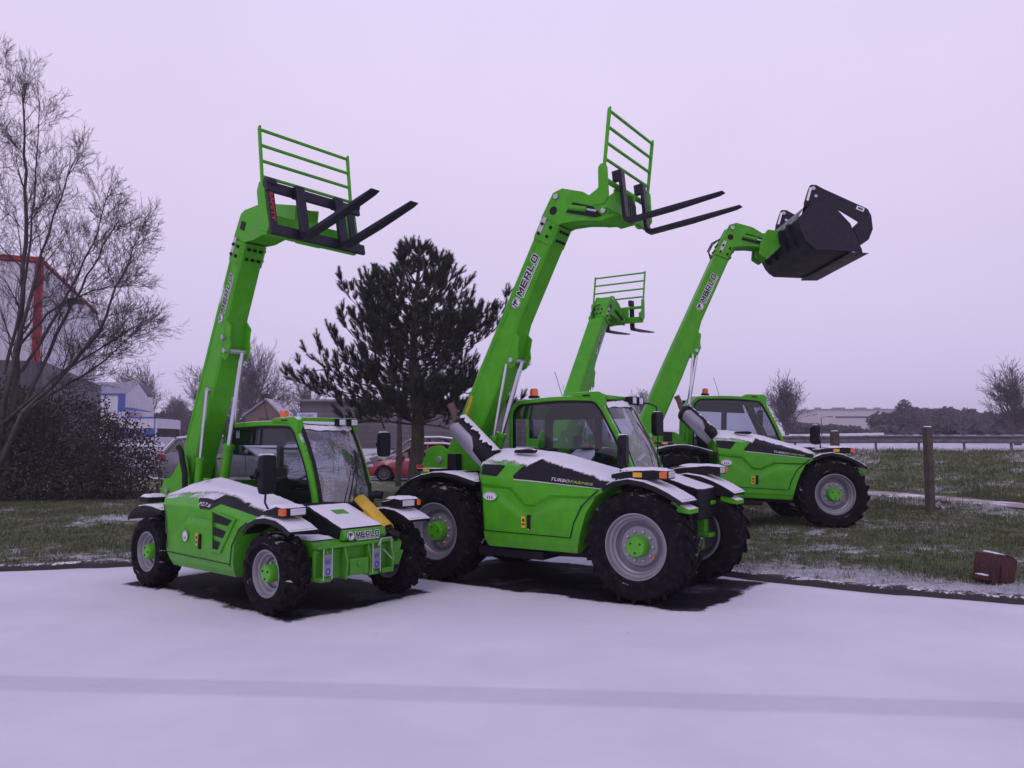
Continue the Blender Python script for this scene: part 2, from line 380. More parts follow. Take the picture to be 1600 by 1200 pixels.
# ------------------------------------------------------------------ hood surface
class Hood:
    """levels: list of (xr, xf, y, zfun) ; surface point for x and level l (float)"""
    def __init__(s, levels, relief): s.L = levels; s.relief = relief
    def at(s, x, l, off=0.0):
        def raw(x, l):
            i = max(0, min(len(s.L) - 2, int(l))); t = l - i; a, b = s.L[i], s.L[i + 1]
            def z(L): return interp(L[3], x) if isinstance(L[3], list) else L[3]
            def y(L): return interp(L[2], x) if isinstance(L[2], list) else L[2]
            p = V(x, y(a) * (1 - t) + y(b) * t, z(a) * (1 - t) + z(b) * t)
            p.y += s.relief(p.x, p.z) if 1.5 < l < 6.2 else 0
            return p
        p = raw(x, l)
        if off:
            e = .02; n = (raw(x + e, l) - raw(x - e, l)).cross(raw(x, min(l + .1, len(s.L) - 1.001)) - raw(x, max(l - .1, 0)))
            if n.length > 1e-9: p += n.normalized() * off
        return p
    def xr(s, l): i = max(0, min(len(s.L) - 2, int(l))); t = l - i; return s.L[i][0] * (1 - t) + s.L[i + 1][0] * t
    def xf(s, l): i = max(0, min(len(s.L) - 2, int(l))); t = l - i; return s.L[i][1] * (1 - t) + s.L[i + 1][1] * t
    def mesh(s, nx=60, sub=6):
        mb = MB(); rows = []
        for i in range((len(s.L) - 1) * sub + 1):
            l = min(i / sub, len(s.L) - 1.0001); a, b = s.xr(l), s.xf(l)
            rows.append([s.at(a + (b - a) * j / nx, l) for j in range(nx + 1)])
        mb.use('hood_paint'); mb.grid(rows, caps=True); return mb
    def patch(s, mb, quad, nx=24, nl=8, off=.006):
        """quad: four (x,l) corners"""
        rows = []
        for i in range(nl + 1):
            t = i / nl; rows.append([])
            for j in range(nx + 1):
                u = j / nx; a = [quad[0][k] * (1 - u) + quad[1][k] * u for k in (0, 1)]; b = [quad[3][k] * (1 - u) + quad[2][k] * u for k in (0, 1)]
                rows[-1].append(s.at(a[0] * (1 - t) + b[0] * t, a[1] * (1 - t) + b[1] * t, off))
        mb.grid(rows)
    def snow(s, l0, l1, x0f, x1f, thick=.018, nx=110, nl=14, seed=0, amp=.5):
        mb = MB().use('snow_dust'); rows = []; mb.edge = []
        for i in range(nl + 1):
            t = i / nl; row = []
            for j in range(nx + 1):
                u = j / nx; x = x0f + (x1f - x0f) * u
                lo = interp(l0, x) if isinstance(l0, list) else l0
                lo += amp * (fbm(x * 5, seed, 0, 2) * .6 + fbm(x * 30, seed + 3, 0, 3) * .45)
                l = lo + (l1 - lo) * t
                ed = min(1, t * 6, u * 14, (1 - u) * 14)
                mb.edge.append(min(1, t * 3.2, u * 30, (1 - u) * 30)); row.append(s.at(max(s.xr(l) + .005, min(s.xf(l) - .005, x)), l, .004 + thick * ed ** 1.1 + .004 * fbm(x * 8, l * 2, seed)))
            rows.append(row)
        mb.grid(rows); return mb
def arcpoints(cx, cz, r, a0, a1, n=14): return [(cx + r * cos(radians(a0 + (a1 - a0) * i / n)), cz + r * sin(radians(a0 + (a1 - a0) * i / n))) for i in range(n + 1)]
def fender(root, pts, y0, y1, mat_='black_snow', thick=.03, lip=.05, snow=None, name='fender', seed=0):
    """curved mudguard following (x,z) points between y0 and y1"""
    mb = MB().use(mat_); out = pts; inn = inset(pts + [], thick) if 0 else None
    rows = []
    def off(d):
        r = []
        for i, p in enumerate(pts):
            a = pts[max(0, i - 1)]; b = pts[min(len(pts) - 1, i + 1)]; t = V(b[0] - a[0], b[1] - a[1]).normalized(); n = V(-t.y, t.x) * (1 if b[0] > a[0] else -1)
            r.append((p[0] + n.x * d, p[1] + n.y * d))
        return r
    lo = off(-thick); ll = off(-lip)
    prof = lambda i: [(lo[i][0], y0, lo[i][1]), (ll[i][0], y0, ll[i][1]), (ll[i][0], y0 - .004 if y0 < 0 else y0 + .004, ll[i][1]), (pts[i][0], y0, pts[i][1]), (pts[i][0], y1, pts[i][1]), (lo[i][0], y1, lo[i][1]), (lo[i][0], y0, lo[i][1])]
    mb.grid([prof(i) for i in range(len(pts))], caps='rows'); wy = y1 + (.02 if y1 < 0 else -.02); mb.use('black').prism([(p[0], p[1] - .02) for p in pts] + [(pts[-1][0] - .03, pts[-1][1] - .05), (pts[0][0] + .03, pts[0][1] - .05)], min(y1, wy), max(y1, wy)); o = mb.build(name, root, angle=50)
    if snow:
        a, b = snow; up = off(.016); k = 5; sb = MB().use('snow'); rows = []; N = len(pts) - 1
        for q in range(int(k * N) + 1):
            t = q / k; i = min(N - 1, int(t)); f = t - i; sl = atan2(pts[i + 1][1] - pts[i][1], pts[i + 1][0] - pts[i][0])
            if not (a <= t / N <= b): continue
            P = (pts[i][0] * (1 - f) + pts[i + 1][0] * f, pts[i][1] * (1 - f) + pts[i + 1][1] * f); Q = (up[i][0] * (1 - f) + up[i + 1][0] * f, up[i][1] * (1 - f) + up[i + 1][1] * f)
            sd = 1 if y1 > y0 else -1; e = .012 + .02 * abs(fbm(t * 3, seed, 5)); h = .6 + .6 * abs(fbm(t * 2.1, seed, 1))
            rows.append([(P[0], y0 + sd * e, P[1] + .002), (P[0] + (Q[0] - P[0]) * h, y0 + sd * (e + .012), P[1] + (Q[1] - P[1]) * h), (P[0] + (Q[0] - P[0]) * h, (y0 + y1) / 2, P[1] + (Q[1] - P[1]) * h * 1.1), (P[0] + (Q[0] - P[0]) * h, y1 - sd * .02, P[1] + (Q[1] - P[1]) * h), (P[0], y1 - sd * .005, P[1] + .002)])
        if len(rows) > 2: sb.grid(rows, caps='rows').build('snow_layer', o, angle=70)
    return o
def lumpy_snow(mb, c, d, n=10, seed=0, rot=None, mp=None):
    """a thin pillow of snow, base centre c, size d"""
    mb.use('snow'); rows = []
    for i in range(n + 1):
        r = []
        for j in range(n + 1):
            u, v = i / n * 2 - 1, j / n * 2 - 1; e = max(0, 1 - max(abs(u), abs(v)) ** 6) ** .5
            p = V(u * d[0] / 2 * (1 + .015 * fbm(v * 4, seed)), v * d[1] / 2 * (1 + .015 * fbm(u * 4, seed + 2)), d[2] * e * (1 + .3 * fbm(u * 2, v * 2, seed)))
            if rot is not None: p = rot @ p
            r.append(p + Vector(c))
        rows.append(r)
    mb.grid(rows)
def gapline(mb, pts, y, w=.012):
    for (a, b), (c, d) in zip(pts, pts[1:]):
        t = V(c - a, d - b).normalized(); n = V(-t.y, t.x) * w / 2; t *= w * .3
        mb.add([(a + n.x - t.x, y, b + n.y - t.y), (a - n.x - t.x, y, b - n.y - t.y), (c - n.x + t.x, y, d - n.y + t.y), (c + n.x + t.x, y, d + n.y + t.y)], [(0, 1, 2, 3)])

# ------------------------------------------------------------------ terrain
EDGE = [(-40, 2.5), (-15, 8.7), (-6.71, 10.46), (-5.19, 10.89), (-1.97, 11.67), (.57, 11.93), (1.3, 11.7), (1.79, 11.18), (2.9, 9.85), (3.98, 9.04), (5.37, 8.35), (9.5, 6.2), (30, -4)]
def edge_y(x): return interp(EDGE, x)
def edge_dist(x, y):
    best = 1e9
    for (a, b), (c, d) in zip(EDGE, EDGE[1:]):
        l2 = (c - a) ** 2 + (d - b) ** 2; t = max(0, min(1, ((x - a) * (c - a) + (y - b) * (d - b)) / l2)); q = hypot(x - a - t * (c - a), y - b - t * (d - b)); best = min(best, q)
    return best if y > edge_y(x) else -best
def road_s2(x, y): return -((x - 14.3) * .4545 + (y - 32) * .891)
def terrain(x, y):
    e = edge_dist(x, y) if abs(x) < 45 and y < 30 else 10
    if e < 0: return -.12
    s1 = (x - 10.9) * .98 + (y - 23.4) * .198; s2 = road_s2(x, y)
    if s2 <= 0: t = 1
    else: t = max(s1 / (s1 + s2) if s1 > 0 else 0, 1 - s2 / 5, 0)
    h = .09 * sstep(.0, .12, e) + (.18 if x > 0 else .10) * sstep(.3, 5.5, e)
    base = .27 if x > 0 else .19
    h += (1.36 - base) * (t * t * (3 - 2 * t)) + 3.6 * sstep(18, 170, -s2) + 3 * sstep(150, 600, -s2)
    if e > .1 and t < .98: h += .035 * fbm(x * .5, y * .5, 4) * min(1, e) + .012 * fbm(x * 3, y * 3, 9)
    return h
def axis(vals): return sorted(set(round(v, 3) for v in vals))
def frange(a, b, s): return [a + s * i for i in range(int((b - a) / s + .5) + 1)]
def grassmat():
    """winter grass with snow lying in patches, same fields used for the blades"""
    m, t, b = newmat('winter_grass'); g = t.nodes.new('ShaderNodeNewGeometry')
    fac = snowfield(t, g.outputs['Position'], fine=True)
    n1 = noise_node(t, .8, 5); n2 = noise_node(t, 14, 6, rough=.75); n3 = noise_node(t, 60, 4, rough=.8)
    c = mixc(t, maprange(t, n1, .35, .65), (.125, .19, .055), (.21, .215, .105))
    c = mixc(t, maprange(t, n2, .4, .75), c, (.050, .060, .026)); c = mixc(t, maprange(t, n3, .55, .8), c, (.13, .12, .07))
    c = mixc(t, fac, c, (.74, .74, .78)); t.links.new(c, b.inputs['Base Color']); b.inputs['Roughness'].default_value = .95
    bp = t.nodes.new('ShaderNodeBump'); bp.inputs['Strength'].default_value = .9; bp.inputs['Distance'].default_value = .04
    t.links.new(math_(t, 'ADD', n2, n3), bp.inputs['Height']); t.links.new(bp.outputs[0], b.inputs['Normal']); return m
def snowfield(t, pos, fine=True):
    """where snow lies: strong close to the lot edge, thin further out, full on far fields"""
    s = t.nodes.new('ShaderNodeSeparateXYZ'); t.links.new(pos, s.inputs[0])
    cb = t.nodes.new('ShaderNodeCombineXYZ'); t.links.new(s.outputs[0], cb.inputs[0]); t.links.new(s.outputs[1], cb.inputs[1])
    big = noise_node(t, .55, 4, cb.outputs[0]); mid = noise_node(t, 3.2, 5, cb.outputs[0], .7); fn = noise_node(t, 26, 5, cb.outputs[0], .8)
    v = math_(t, 'ADD', math_(t, 'MULTIPLY', big, .9), math_(t, 'ADD', math_(t, 'MULTIPLY', mid, .8), math_(t, 'MULTIPLY', fn, .9)))
    at = t.nodes.new('ShaderNodeAttribute'); at.attribute_name = 'snowy'
    v = math_(t, 'ADD', v, at.outputs['Fac']); return maprange(t, v, 1.395, 1.50)
M['grass'] = grassmat()
def snowy(x, y):
    e = edge_dist(x, y) if abs(x) < 45 and y < 30 else 10; s2 = road_s2(x, y)
    a = .17 * sstep(1.5, .2, e) - .03 + .05 * sstep(4, 2, e) * (x > 0)
    if x < 0: a += .16 * max(0, 1 - abs(e - 5.6 - .02 * x) / 1.0) - .02
    a += .22 * sstep(27, 36, y + max(0, x) * .0) * (x < 8)
    s1 = (x - 10.9) * .98 + (y - 23.4) * .198
    if s1 > 0 and s2 > 0: a = -.02
    a += .12 * sstep(2.0, .3, abs(s1 + 2.1)) * (x > 6) * (y > 12)
    if s2 < 0: a = .3
    return a
xs = axis(frange(-12, 12, .16) + frange(-45, -12, .8) + frange(12, 30, .4) + frange(30, 90, 4) + [-90, -70, -60, -52] + [-400, -280, -200, -130, 130, 200, 280, 400])
ys = axis(frange(5, 15, .13) + frange(15, 36, .4) + frange(36, 100, 4) + frange(-20, 5, 2.5) + [120, 150, 190, 240, 300, 400])
vs, at = [], []
for y in ys:
    for x in xs: vs.append((x, y, terrain(x, y))); at.append(snowy(x, y))
nx = len(xs); mb = MB().use('grass'); mb.v = [Vector(v) for v in vs]
for j in range(len(ys) - 1):
    for i in range(nx - 1): mb.f.append([j * nx + i, j * nx + i + 1, (j + 1) * nx + i + 1, (j + 1) * nx + i]); mb.m.append(0)
gr = mb.build('ground', angle=180); tag(gr, 'winter grass with thin patches of snow', kind='structure')
a_ = gr.data.attributes.new('snowy', 'FLOAT', 'POINT'); a_.data.foreach_set('value', at)

# snow covered car park
def lotmat():
    m, t, b, base = snowmat('car_park_snow'); g = t.nodes.new('ShaderNodeNewGeometry'); pos = g.outputs['Position']
    def boxmask(o, ang, x0, x1, y0, y1):
        mp = t.nodes.new('ShaderNodeMapping'); mp.vector_type = 'TEXTURE'; mp.inputs['Location'].default_value = (*o, 0); mp.inputs['Rotation'].default_value = (0, 0, ang)
        t.links.new(pos, mp.inputs['Vector']); s = t.nodes.new('ShaderNodeSeparateXYZ'); t.links.new(mp.outputs[0], s.inputs[0])
        dx = math_(t, 'SUBTRACT', math_(t, 'ABSOLUTE', math_(t, 'SUBTRACT', s.outputs[0], (x0 + x1) / 2)), (x1 - x0) / 2)
        dy = math_(t, 'SUBTRACT', math_(t, 'ABSOLUTE', math_(t, 'SUBTRACT', s.outputs[1], (y0 + y1) / 2)), (y1 - y0) / 2)
        return math_(t, 'MAXIMUM', dx, dy)
    n1 = noise_node(t, 1.6, 4); n2 = noise_node(t, 12, 5, rough=.7)
    wob = math_(t, 'ADD', math_(t, 'MULTIPLY', math_(t, 'SUBTRACT', n1, .5), .45), math_(t, 'MULTIPLY', math_(t, 'SUBTRACT', n2, .5), .16))
    d = math_(t, 'MINIMUM', boxmask((-2.78, 9.28), radians(-39.9), -1.0, 1.6, -.86, .98), boxmask((-2.78, 9.28), radians(-39.9), -1.62, -.9, -.95, .2))
    d = math_(t, 'MINIMUM', d, boxmask((.725, 9.88), radians(-33.5), -1.75, 2.05, -1.02, 1.10))
    bare = maprange(t, math_(t, 'ADD', d, wob), .03, -.04)
    n3 = noise_node(t, 40, 5, rough=.8); n4 = noise_node(t, 1.1, 4)
    drift = maprange(t, math_(t, 'ADD', math_(t, 'MULTIPLY', n3, .25), n4), .66, .76, 0, .30)
    asph = mixc(t, maprange(t, n3, .3, .7), (.010, .009, .013), (.024, .022, .028)); asph = mixc(t, drift, asph, (.30, .30, .34))
    # shallow joint across the lot where the snow lies thinner, and faint wheel marks
    s = t.nodes.new('ShaderNodeSeparateXYZ'); t.links.new(pos, s.inputs[0])
    ln = math_(t, 'ADD', math_(t, 'SUBTRACT', s.outputs[1], 5.39), math_(t, 'MULTIPLY', s.outputs[0], .088))
    ln = math_(t, 'ABSOLUTE', math_(t, 'ADD', ln, math_(t, 'MULTIPLY', math_(t, 'SUBTRACT', n1, .5), .05)))
    band = maprange(t, ln, .20, .13, 0, 1); thin = math_(t, 'MULTIPLY', band, maprange(t, n2, .25, .8, .25, .42))
    c = mixc(t, thin, base, (.42, .41, .45))
    spk = noise_node(t, 38, 2, rough=.4); vo = t.nodes.new('ShaderNodeTexVoronoi'); vo.inputs['Scale'].default_value = 1.3; t.links.new(pos, vo.inputs['Vector'])
    sp = maprange(t, vo.outputs['Distance'], .016, .010, 0, .75); c = mixc(t, sp, c, (.08, .07, .07))
    gr_ = noise_node(t, 260, 3, rough=.9); c = mixc(t, maprange(t, gr_, .3, .7, .0, .28), c, (.55, .54, .60)); vo2 = t.nodes.new('ShaderNodeTexVoronoi'); vo2.inputs['Scale'].default_value = 4.5; t.links.new(pos, vo2.inputs['Vector']); c = mixc(t, maprange(t, vo2.outputs['Distance'], .030, .018, 0, .35), c, (.25, .23, .24)); c = mixc(t, bare, c, asph); t.links.new(c, b.inputs['Base Color'])
    t.links.new(maprange(t, bare, 0, 1, .85, .7), b.inputs['Roughness']); b.inputs['Specular IOR Level'].default_value = .06
    old = [n for n in t.nodes if n.bl_idname == 'ShaderNodeBump'][0]
    h = old.inputs['Height'].links[0].from_socket
    h2 = math_(t, 'SUBTRACT', math_(t, 'MULTIPLY', h, .5), math_(t, 'ADD', math_(t, 'MULTIPLY', bare, 1.1), math_(t, 'MULTIPLY', band, .35)))
    t.links.new(h2, old.inputs['Height']); return m
M['lot'] = lotmat()
lx = axis(frange(-14, 14, .35) + [-40, -30, -24, -19, 17, 20, 25, 30]); rows = []
for k in range(41):
    t_ = k / 40; rows.append([(x, -12 + (edge_y(x) + .05 + .05 * fbm(x * 1.7, 3, 0, 3) + 12) * (1 - (1 - t_) ** 1.6), .012 * fbm(x * .4, t_ * 9, 2) if t_ < .75 else 0) for x in lx])
tag(MB().use('lot').grid(rows).build('parking_lot', angle=180), 'snow covered car park', kind='structure')
# low dark kerb, partly buried
M['kerb'] = mat('earth_kerb', (.045, .038, .036), .9, snow=.10, sn_scale=25)
mb = MB().use('kerb'); rows = []
pts = []
for (a, b), (c, d) in zip(EDGE[1:-1], EDGE[2:-1]):
    n = max(1, int(hypot(c - a, d - b) / .15))
    for i in range(n): pts.append((a + (c - a) * i / n, b + (d - b) * i / n))
for i, (x, y) in enumerate(pts):
    w = .05 * fbm(x * 3, 7, 0, 3); h = .075 + .03 * fbm(x * 2, 1, 0, 3)
    rows.append([(x, y - .03 + w, -.03), (x, y - .02 + w, h * .8), (x, y + .02 + w, h), (x, y + .13, h + .005), (x, y + .2, -.03)])
mb.grid(rows); tag(mb.build('kerb', angle=60), 'low dark kerb of earth', kind='structure')

def ribbon(name, line, w, mat_, up, label):
    rows = []
    for i, p in enumerate(line):
        a = Vector(line[max(0, i - 1)]); b = Vector(line[min(len(line) - 1, i + 1)]); d = (b - a).normalized(); n = V(-d.y, d.x)
        rows.append([(p[0] + n.x * w * k, p[1] + n.y * w * k, terrain(p[0] + n.x * w * k, p[1] + n.y * w * k) + up) for k in (-.5, -.3, -.1, .1, .3, .5)])
    return tag(MB().use(mat_).grid(rows).build(name, angle=180), label, kind='structure')
def pathmat():
    m, t, b = newmat('gravel_path'); n1 = noise_node(t, 30, 5, rough=.8); n2 = noise_node(t, 1.2, 4)
    c = mixc(t, maprange(t, n1, .35, .7), (.28, .21, .20), (.40, .33, .31)); c = mixc(t, maprange(t, math_(t, 'ADD', n2, math_(t, 'MULTIPLY', n1, .5)), .72, .86), c, SNOW)
    t.links.new(c, b.inputs['Base Color']); b.inputs['Roughness'].default_value = .95; return m
M['path'] = pathmat()
pl = [(6.3, 34), (8.3, 27), (9.0, 25), (9.9, 21.9), (10.45, 19.7), (11.25, 17.5), (12.6, 14), (15, 8), (18, 2)]
den = []
for (a, b), (c, d) in zip(pl, pl[1:]):
    for i in range(8): den.append((a + (c - a) * i / 8, b + (d - b) * i / 8))
ribbon('path', den, 1.35, 'path', .04, 'gravel path dusted with snow')
M['road'] = mat('snowy_road', (.34, .33, .37), .8, var=.35, dirt=(.6, .6, .64), dirt_amt=.9, dscale=1.2)
rd = [(14.3 + 1.0 * .4545 + 3.0 * .4545 - .891 * s, 32 + 4.0 * .891 + .4545 * s) for s in frange(-40, 90, 4)]
ribbon('road', rd, 6.5, 'road', .03, 'snow covered road above the bank')

# grass blades on the near verge, one object
def blades(name, n, region, hgt, wd, label, seed):
    rnd = random.Random(seed); import numpy as np
    V_, F_, A_ = [], [], []
    x0, x1, y0, y1 = region; c = 0
    while c < n:
        y = y0 + (y1 - y0) * rnd.random() ** 1.5; x = x0 + (x1 - x0) * rnd.random()
        if abs(x) > .72 * y + 1: continue
        e = edge_dist(x, y)
        if e < .08: continue
        if y > 13 and x > 5:
            s1_ = (x - 10.9) * .98 + (y - 23.4) * .198
            if -1.55 < s1_ < .15: continue
        c += 1; cl_ = max(.25, .8 + .9 * fbm(x * 1.3, y * 1.3, 2)); h = hgt * (.5 + rnd.random()) * cl_; z = terrain(x, y)
        sn = snowy(x, y)
        for q in range(2):
            a = rnd.random() * 2 * pi; w = wd * (.6 + rnd.random() * .8) * (1 + y * .05); dx, dy = cos(a) * w, sin(a) * w; lx_, ly_ = (rnd.random() - .5) * h * 1.1, (rnd.random() - .5) * h * 1.1; xx, yy = x + rnd.random() * .04, y + rnd.random() * .04
            i = len(V_); V_ += [(xx - dx, yy - dy, z - .01), (xx + dx, yy + dy, z - .01), (xx + lx_, yy + ly_, z + h)]; F_.append((i, i + 1, i + 2)); A_ += [sn, sn, sn + .02]
    me = bpy.data.meshes.new(name); me.from_pydata(V_, [], F_); me.materials.append(M['grass']); at = me.attributes.new('snowy', 'FLOAT', 'POINT'); at.data.foreach_set('value', A_)
    o = bpy.data.objects.new(name, me); COL.objects.link(o); return tag(o, label, 'grass', kind='stuff')
blades('grass', 85000, (-16, 13, 8.2, 24), .055, .0045, 'short winter grass on the verge poking through snow', 3)
blades('rough_grass', 22000, (6, 26, 17, 34), .11, .008, 'rough grass on the bank below the road', 5)

# ------------------------------------------------------------------ foliage and trees
def leafmat(name, a, b_, snowamt=.0, rough=.9):
    m, t, b = newmat(name); n1 = noise_node(t, 2.5, 4); n2 = noise_node(t, 30, 3)
    c = mixc(t, maprange(t, n1, .35, .65), a, b_)
    if snowamt: c = mixc(t, maprange(t, n2, .74 - snowamt, .76 - snowamt), c, SNOW)
    t.links.new(c, b.inputs['Base Color']); b.inputs['Roughness'].default_value = rough; return m
M['bark'] = mat('grey_bark', (.085, .070, .068), .95, var=.35, bump=.6, bscale=20, dirt=(.16, .14, .13), dirt_amt=.6)
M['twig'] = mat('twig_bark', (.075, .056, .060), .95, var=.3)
M['fartwig'] = mat('haze_paled_twig_bark', (.085, .068, .078), .95, var=.2)  # far twigs coloured paler, distance haze put into the bark colour
M['pinebark'] = mat('pine_bark', (.065, .052, .042), .95, var=.4, bump=.8, bscale=12, dirt=(.10, .12, .07), dirt_amt=.5)
M['needle'] = leafmat('pine_needles', (.022, .034, .020), (.046, .060, .036), .015)
M['bush'] = leafmat('bush_leaves', (.036, .035, .025), (.064, .052, .040), .055)
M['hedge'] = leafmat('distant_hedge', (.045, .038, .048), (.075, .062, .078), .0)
class TreeMesh:
    def __init__(s): s.V = []; s.F = []
    def seg(s, p, q, r0, r1, n=4):
        d = (q - p); 
        if d.length < 1e-6: return
        d = d.normalized(); a = d.orthogonal().normalized(); b = d.cross(a); o = len(s.V)
        for P, r in ((p, r0), (q, r1)):
            for k in range(n): t = 2 * pi * k / n; v = P + (a * cos(t) + b * sin(t)) * r; s.V.append((v.x, v.y, v.z))
        for k in range(n): s.F.append((o + k, o + (k + 1) % n, o + n + (k + 1) % n, o + n + k))
    def obj(s, name, m, parent=None):
        me = bpy.data.meshes.new(name); me.from_pydata(s.V, [], s.F); me.materials.append(M[m]); me.shade_smooth()
        o = bpy.data.objects.new(name, me); COL.objects.link(o)
        if parent is not None: o.parent = parent
        return o
def rvec(r): 
    while 1:
        v = V(r.uniform(-1, 1), r.uniform(-1, 1), r.uniform(-1, 1))
        if .05 < v.length < 1: return v.normalized()
def grow(tr, r, p, d, L, rad, depth, maxd, up=.12, wob=.18, split=3, spread=.55, minr=.003, n=4):
    """one branch with side shoots"""
    k = 5 if depth < 2 else 3; pts = [p]; q = p.copy(); dd = d.copy()
    for i in range(k):
        dd = (dd + rvec(r) * wob + V(0, 0, up)).normalized(); nq = q + dd * L / k
        r0 = rad * (1 - .75 * i / k); r1 = rad * (1 - .75 * (i + 1) / k); tr.seg(q, nq, max(r0, minr), max(r1, minr), n if depth < 2 else 3)
        q = nq
        if depth < maxd and (i > 0 or depth > 0):
            for s_ in range(split if depth else split + 1):
                if r.random() < .72:
                    a = (dd + rvec(r) * spread * 1.3).normalized(); grow(tr, r, q, a, L * r.uniform(.38, .62), max(minr, r1 * .6), depth + 1, maxd, up, wob, split, spread, minr, n)
def bare_tree(name, x, y, h, label, seed, group, r0=.16, maxd=3, mt='fartwig', minr=.012, spread=.62, split=3, stems=1, base=None):
    r = random.Random(seed); z = terrain(x, y) if base is None else base; root = empty(name, (x, y, z))
    tk = TreeMesh(); cr_ = TreeMesh()
    for s_ in range(stems):
        p = V(r.uniform(-.2, .2) * (stems > 1), 0, 0); d = V(r.uniform(-.1, .1) * (1 + stems), r.uniform(-.1, .1), 1).normalized(); hh = h * .55; q = p
        N = 6
        for i in range(N):
            nq = q + (d + rvec(r) * .05).normalized() * hh / N; ra = r0 * (1 - .6 * i / N); tk.seg(q, nq, ra, r0 * (1 - .6 * (i + 1) / N), 8); q = nq
            if i >= 1:
                for k in range(3):
                    a = r.uniform(0, 2 * pi); el = r.uniform(.5, 1.1); grow(cr_, r, q, V(cos(a) * cos(el), sin(a) * cos(el), sin(el)), h * .36 * r.uniform(.7, 1.1), ra * .5, 1, maxd, .10, .16, split, spread, minr)
        for k in range(4): grow(cr_, r, q, (V(0, 0, 1) + rvec(r) * .5).normalized(), h * .42 * r.uniform(.8, 1.05), r0 * .35, 1, maxd, .08, .14, split, spread, minr)
    tk.obj('trunk', 'bark', root); cr_.obj('crown', mt, root); return tag(root, label, 'tree', group)
def leaf_cloud(blobs, n, size, seed, aspect=1.0, ground=None, shell=.55):
    """many small leaf faces through a union of ellipsoids: (cx,cy,cz,rx,ry,rz)"""
    r = random.Random(seed); V_, F_ = [], []; tot = sum(b[3] * b[4] * b[5] for b in blobs)
    for b in blobs:
        for i in range(int(n * b[3] * b[4] * b[5] / tot)):
            d = rvec(r); k = r.uniform(shell, 1) ** .6 * (1 + .22 * fbm(d.x * 2.2 + b[0], d.y * 2.2, d.z * 2.2 + b[1])); c = V(b[0] + d.x * b[3] * k, b[1] + d.y * b[4] * k, b[2] + d.z * b[5] * k)
            if ground is not None and c.z < ground: c.z = ground + r.random() * .2
            u = rvec(r); v = u.orthogonal().normalized(); s_ = size * r.uniform(.5, 1.4); o = len(V_)
            for q in (u * s_, v * s_ * .45 * aspect, -u * s_, -v * s_ * .45 * aspect): w = c + q; V_.append((w.x, w.y, w.z))
            F_.append((o, o + 1, o + 2, o + 3))
    return V_, F_
def leaf_obj(name, VF, m, parent=None):
    me = bpy.data.meshes.new(name); me.from_pydata(VF[0], [], VF[1]); me.materials.append(M[m]); o = bpy.data.objects.new(name, me); COL.objects.link(o)
    if parent is not None: o.parent = parent
    return o

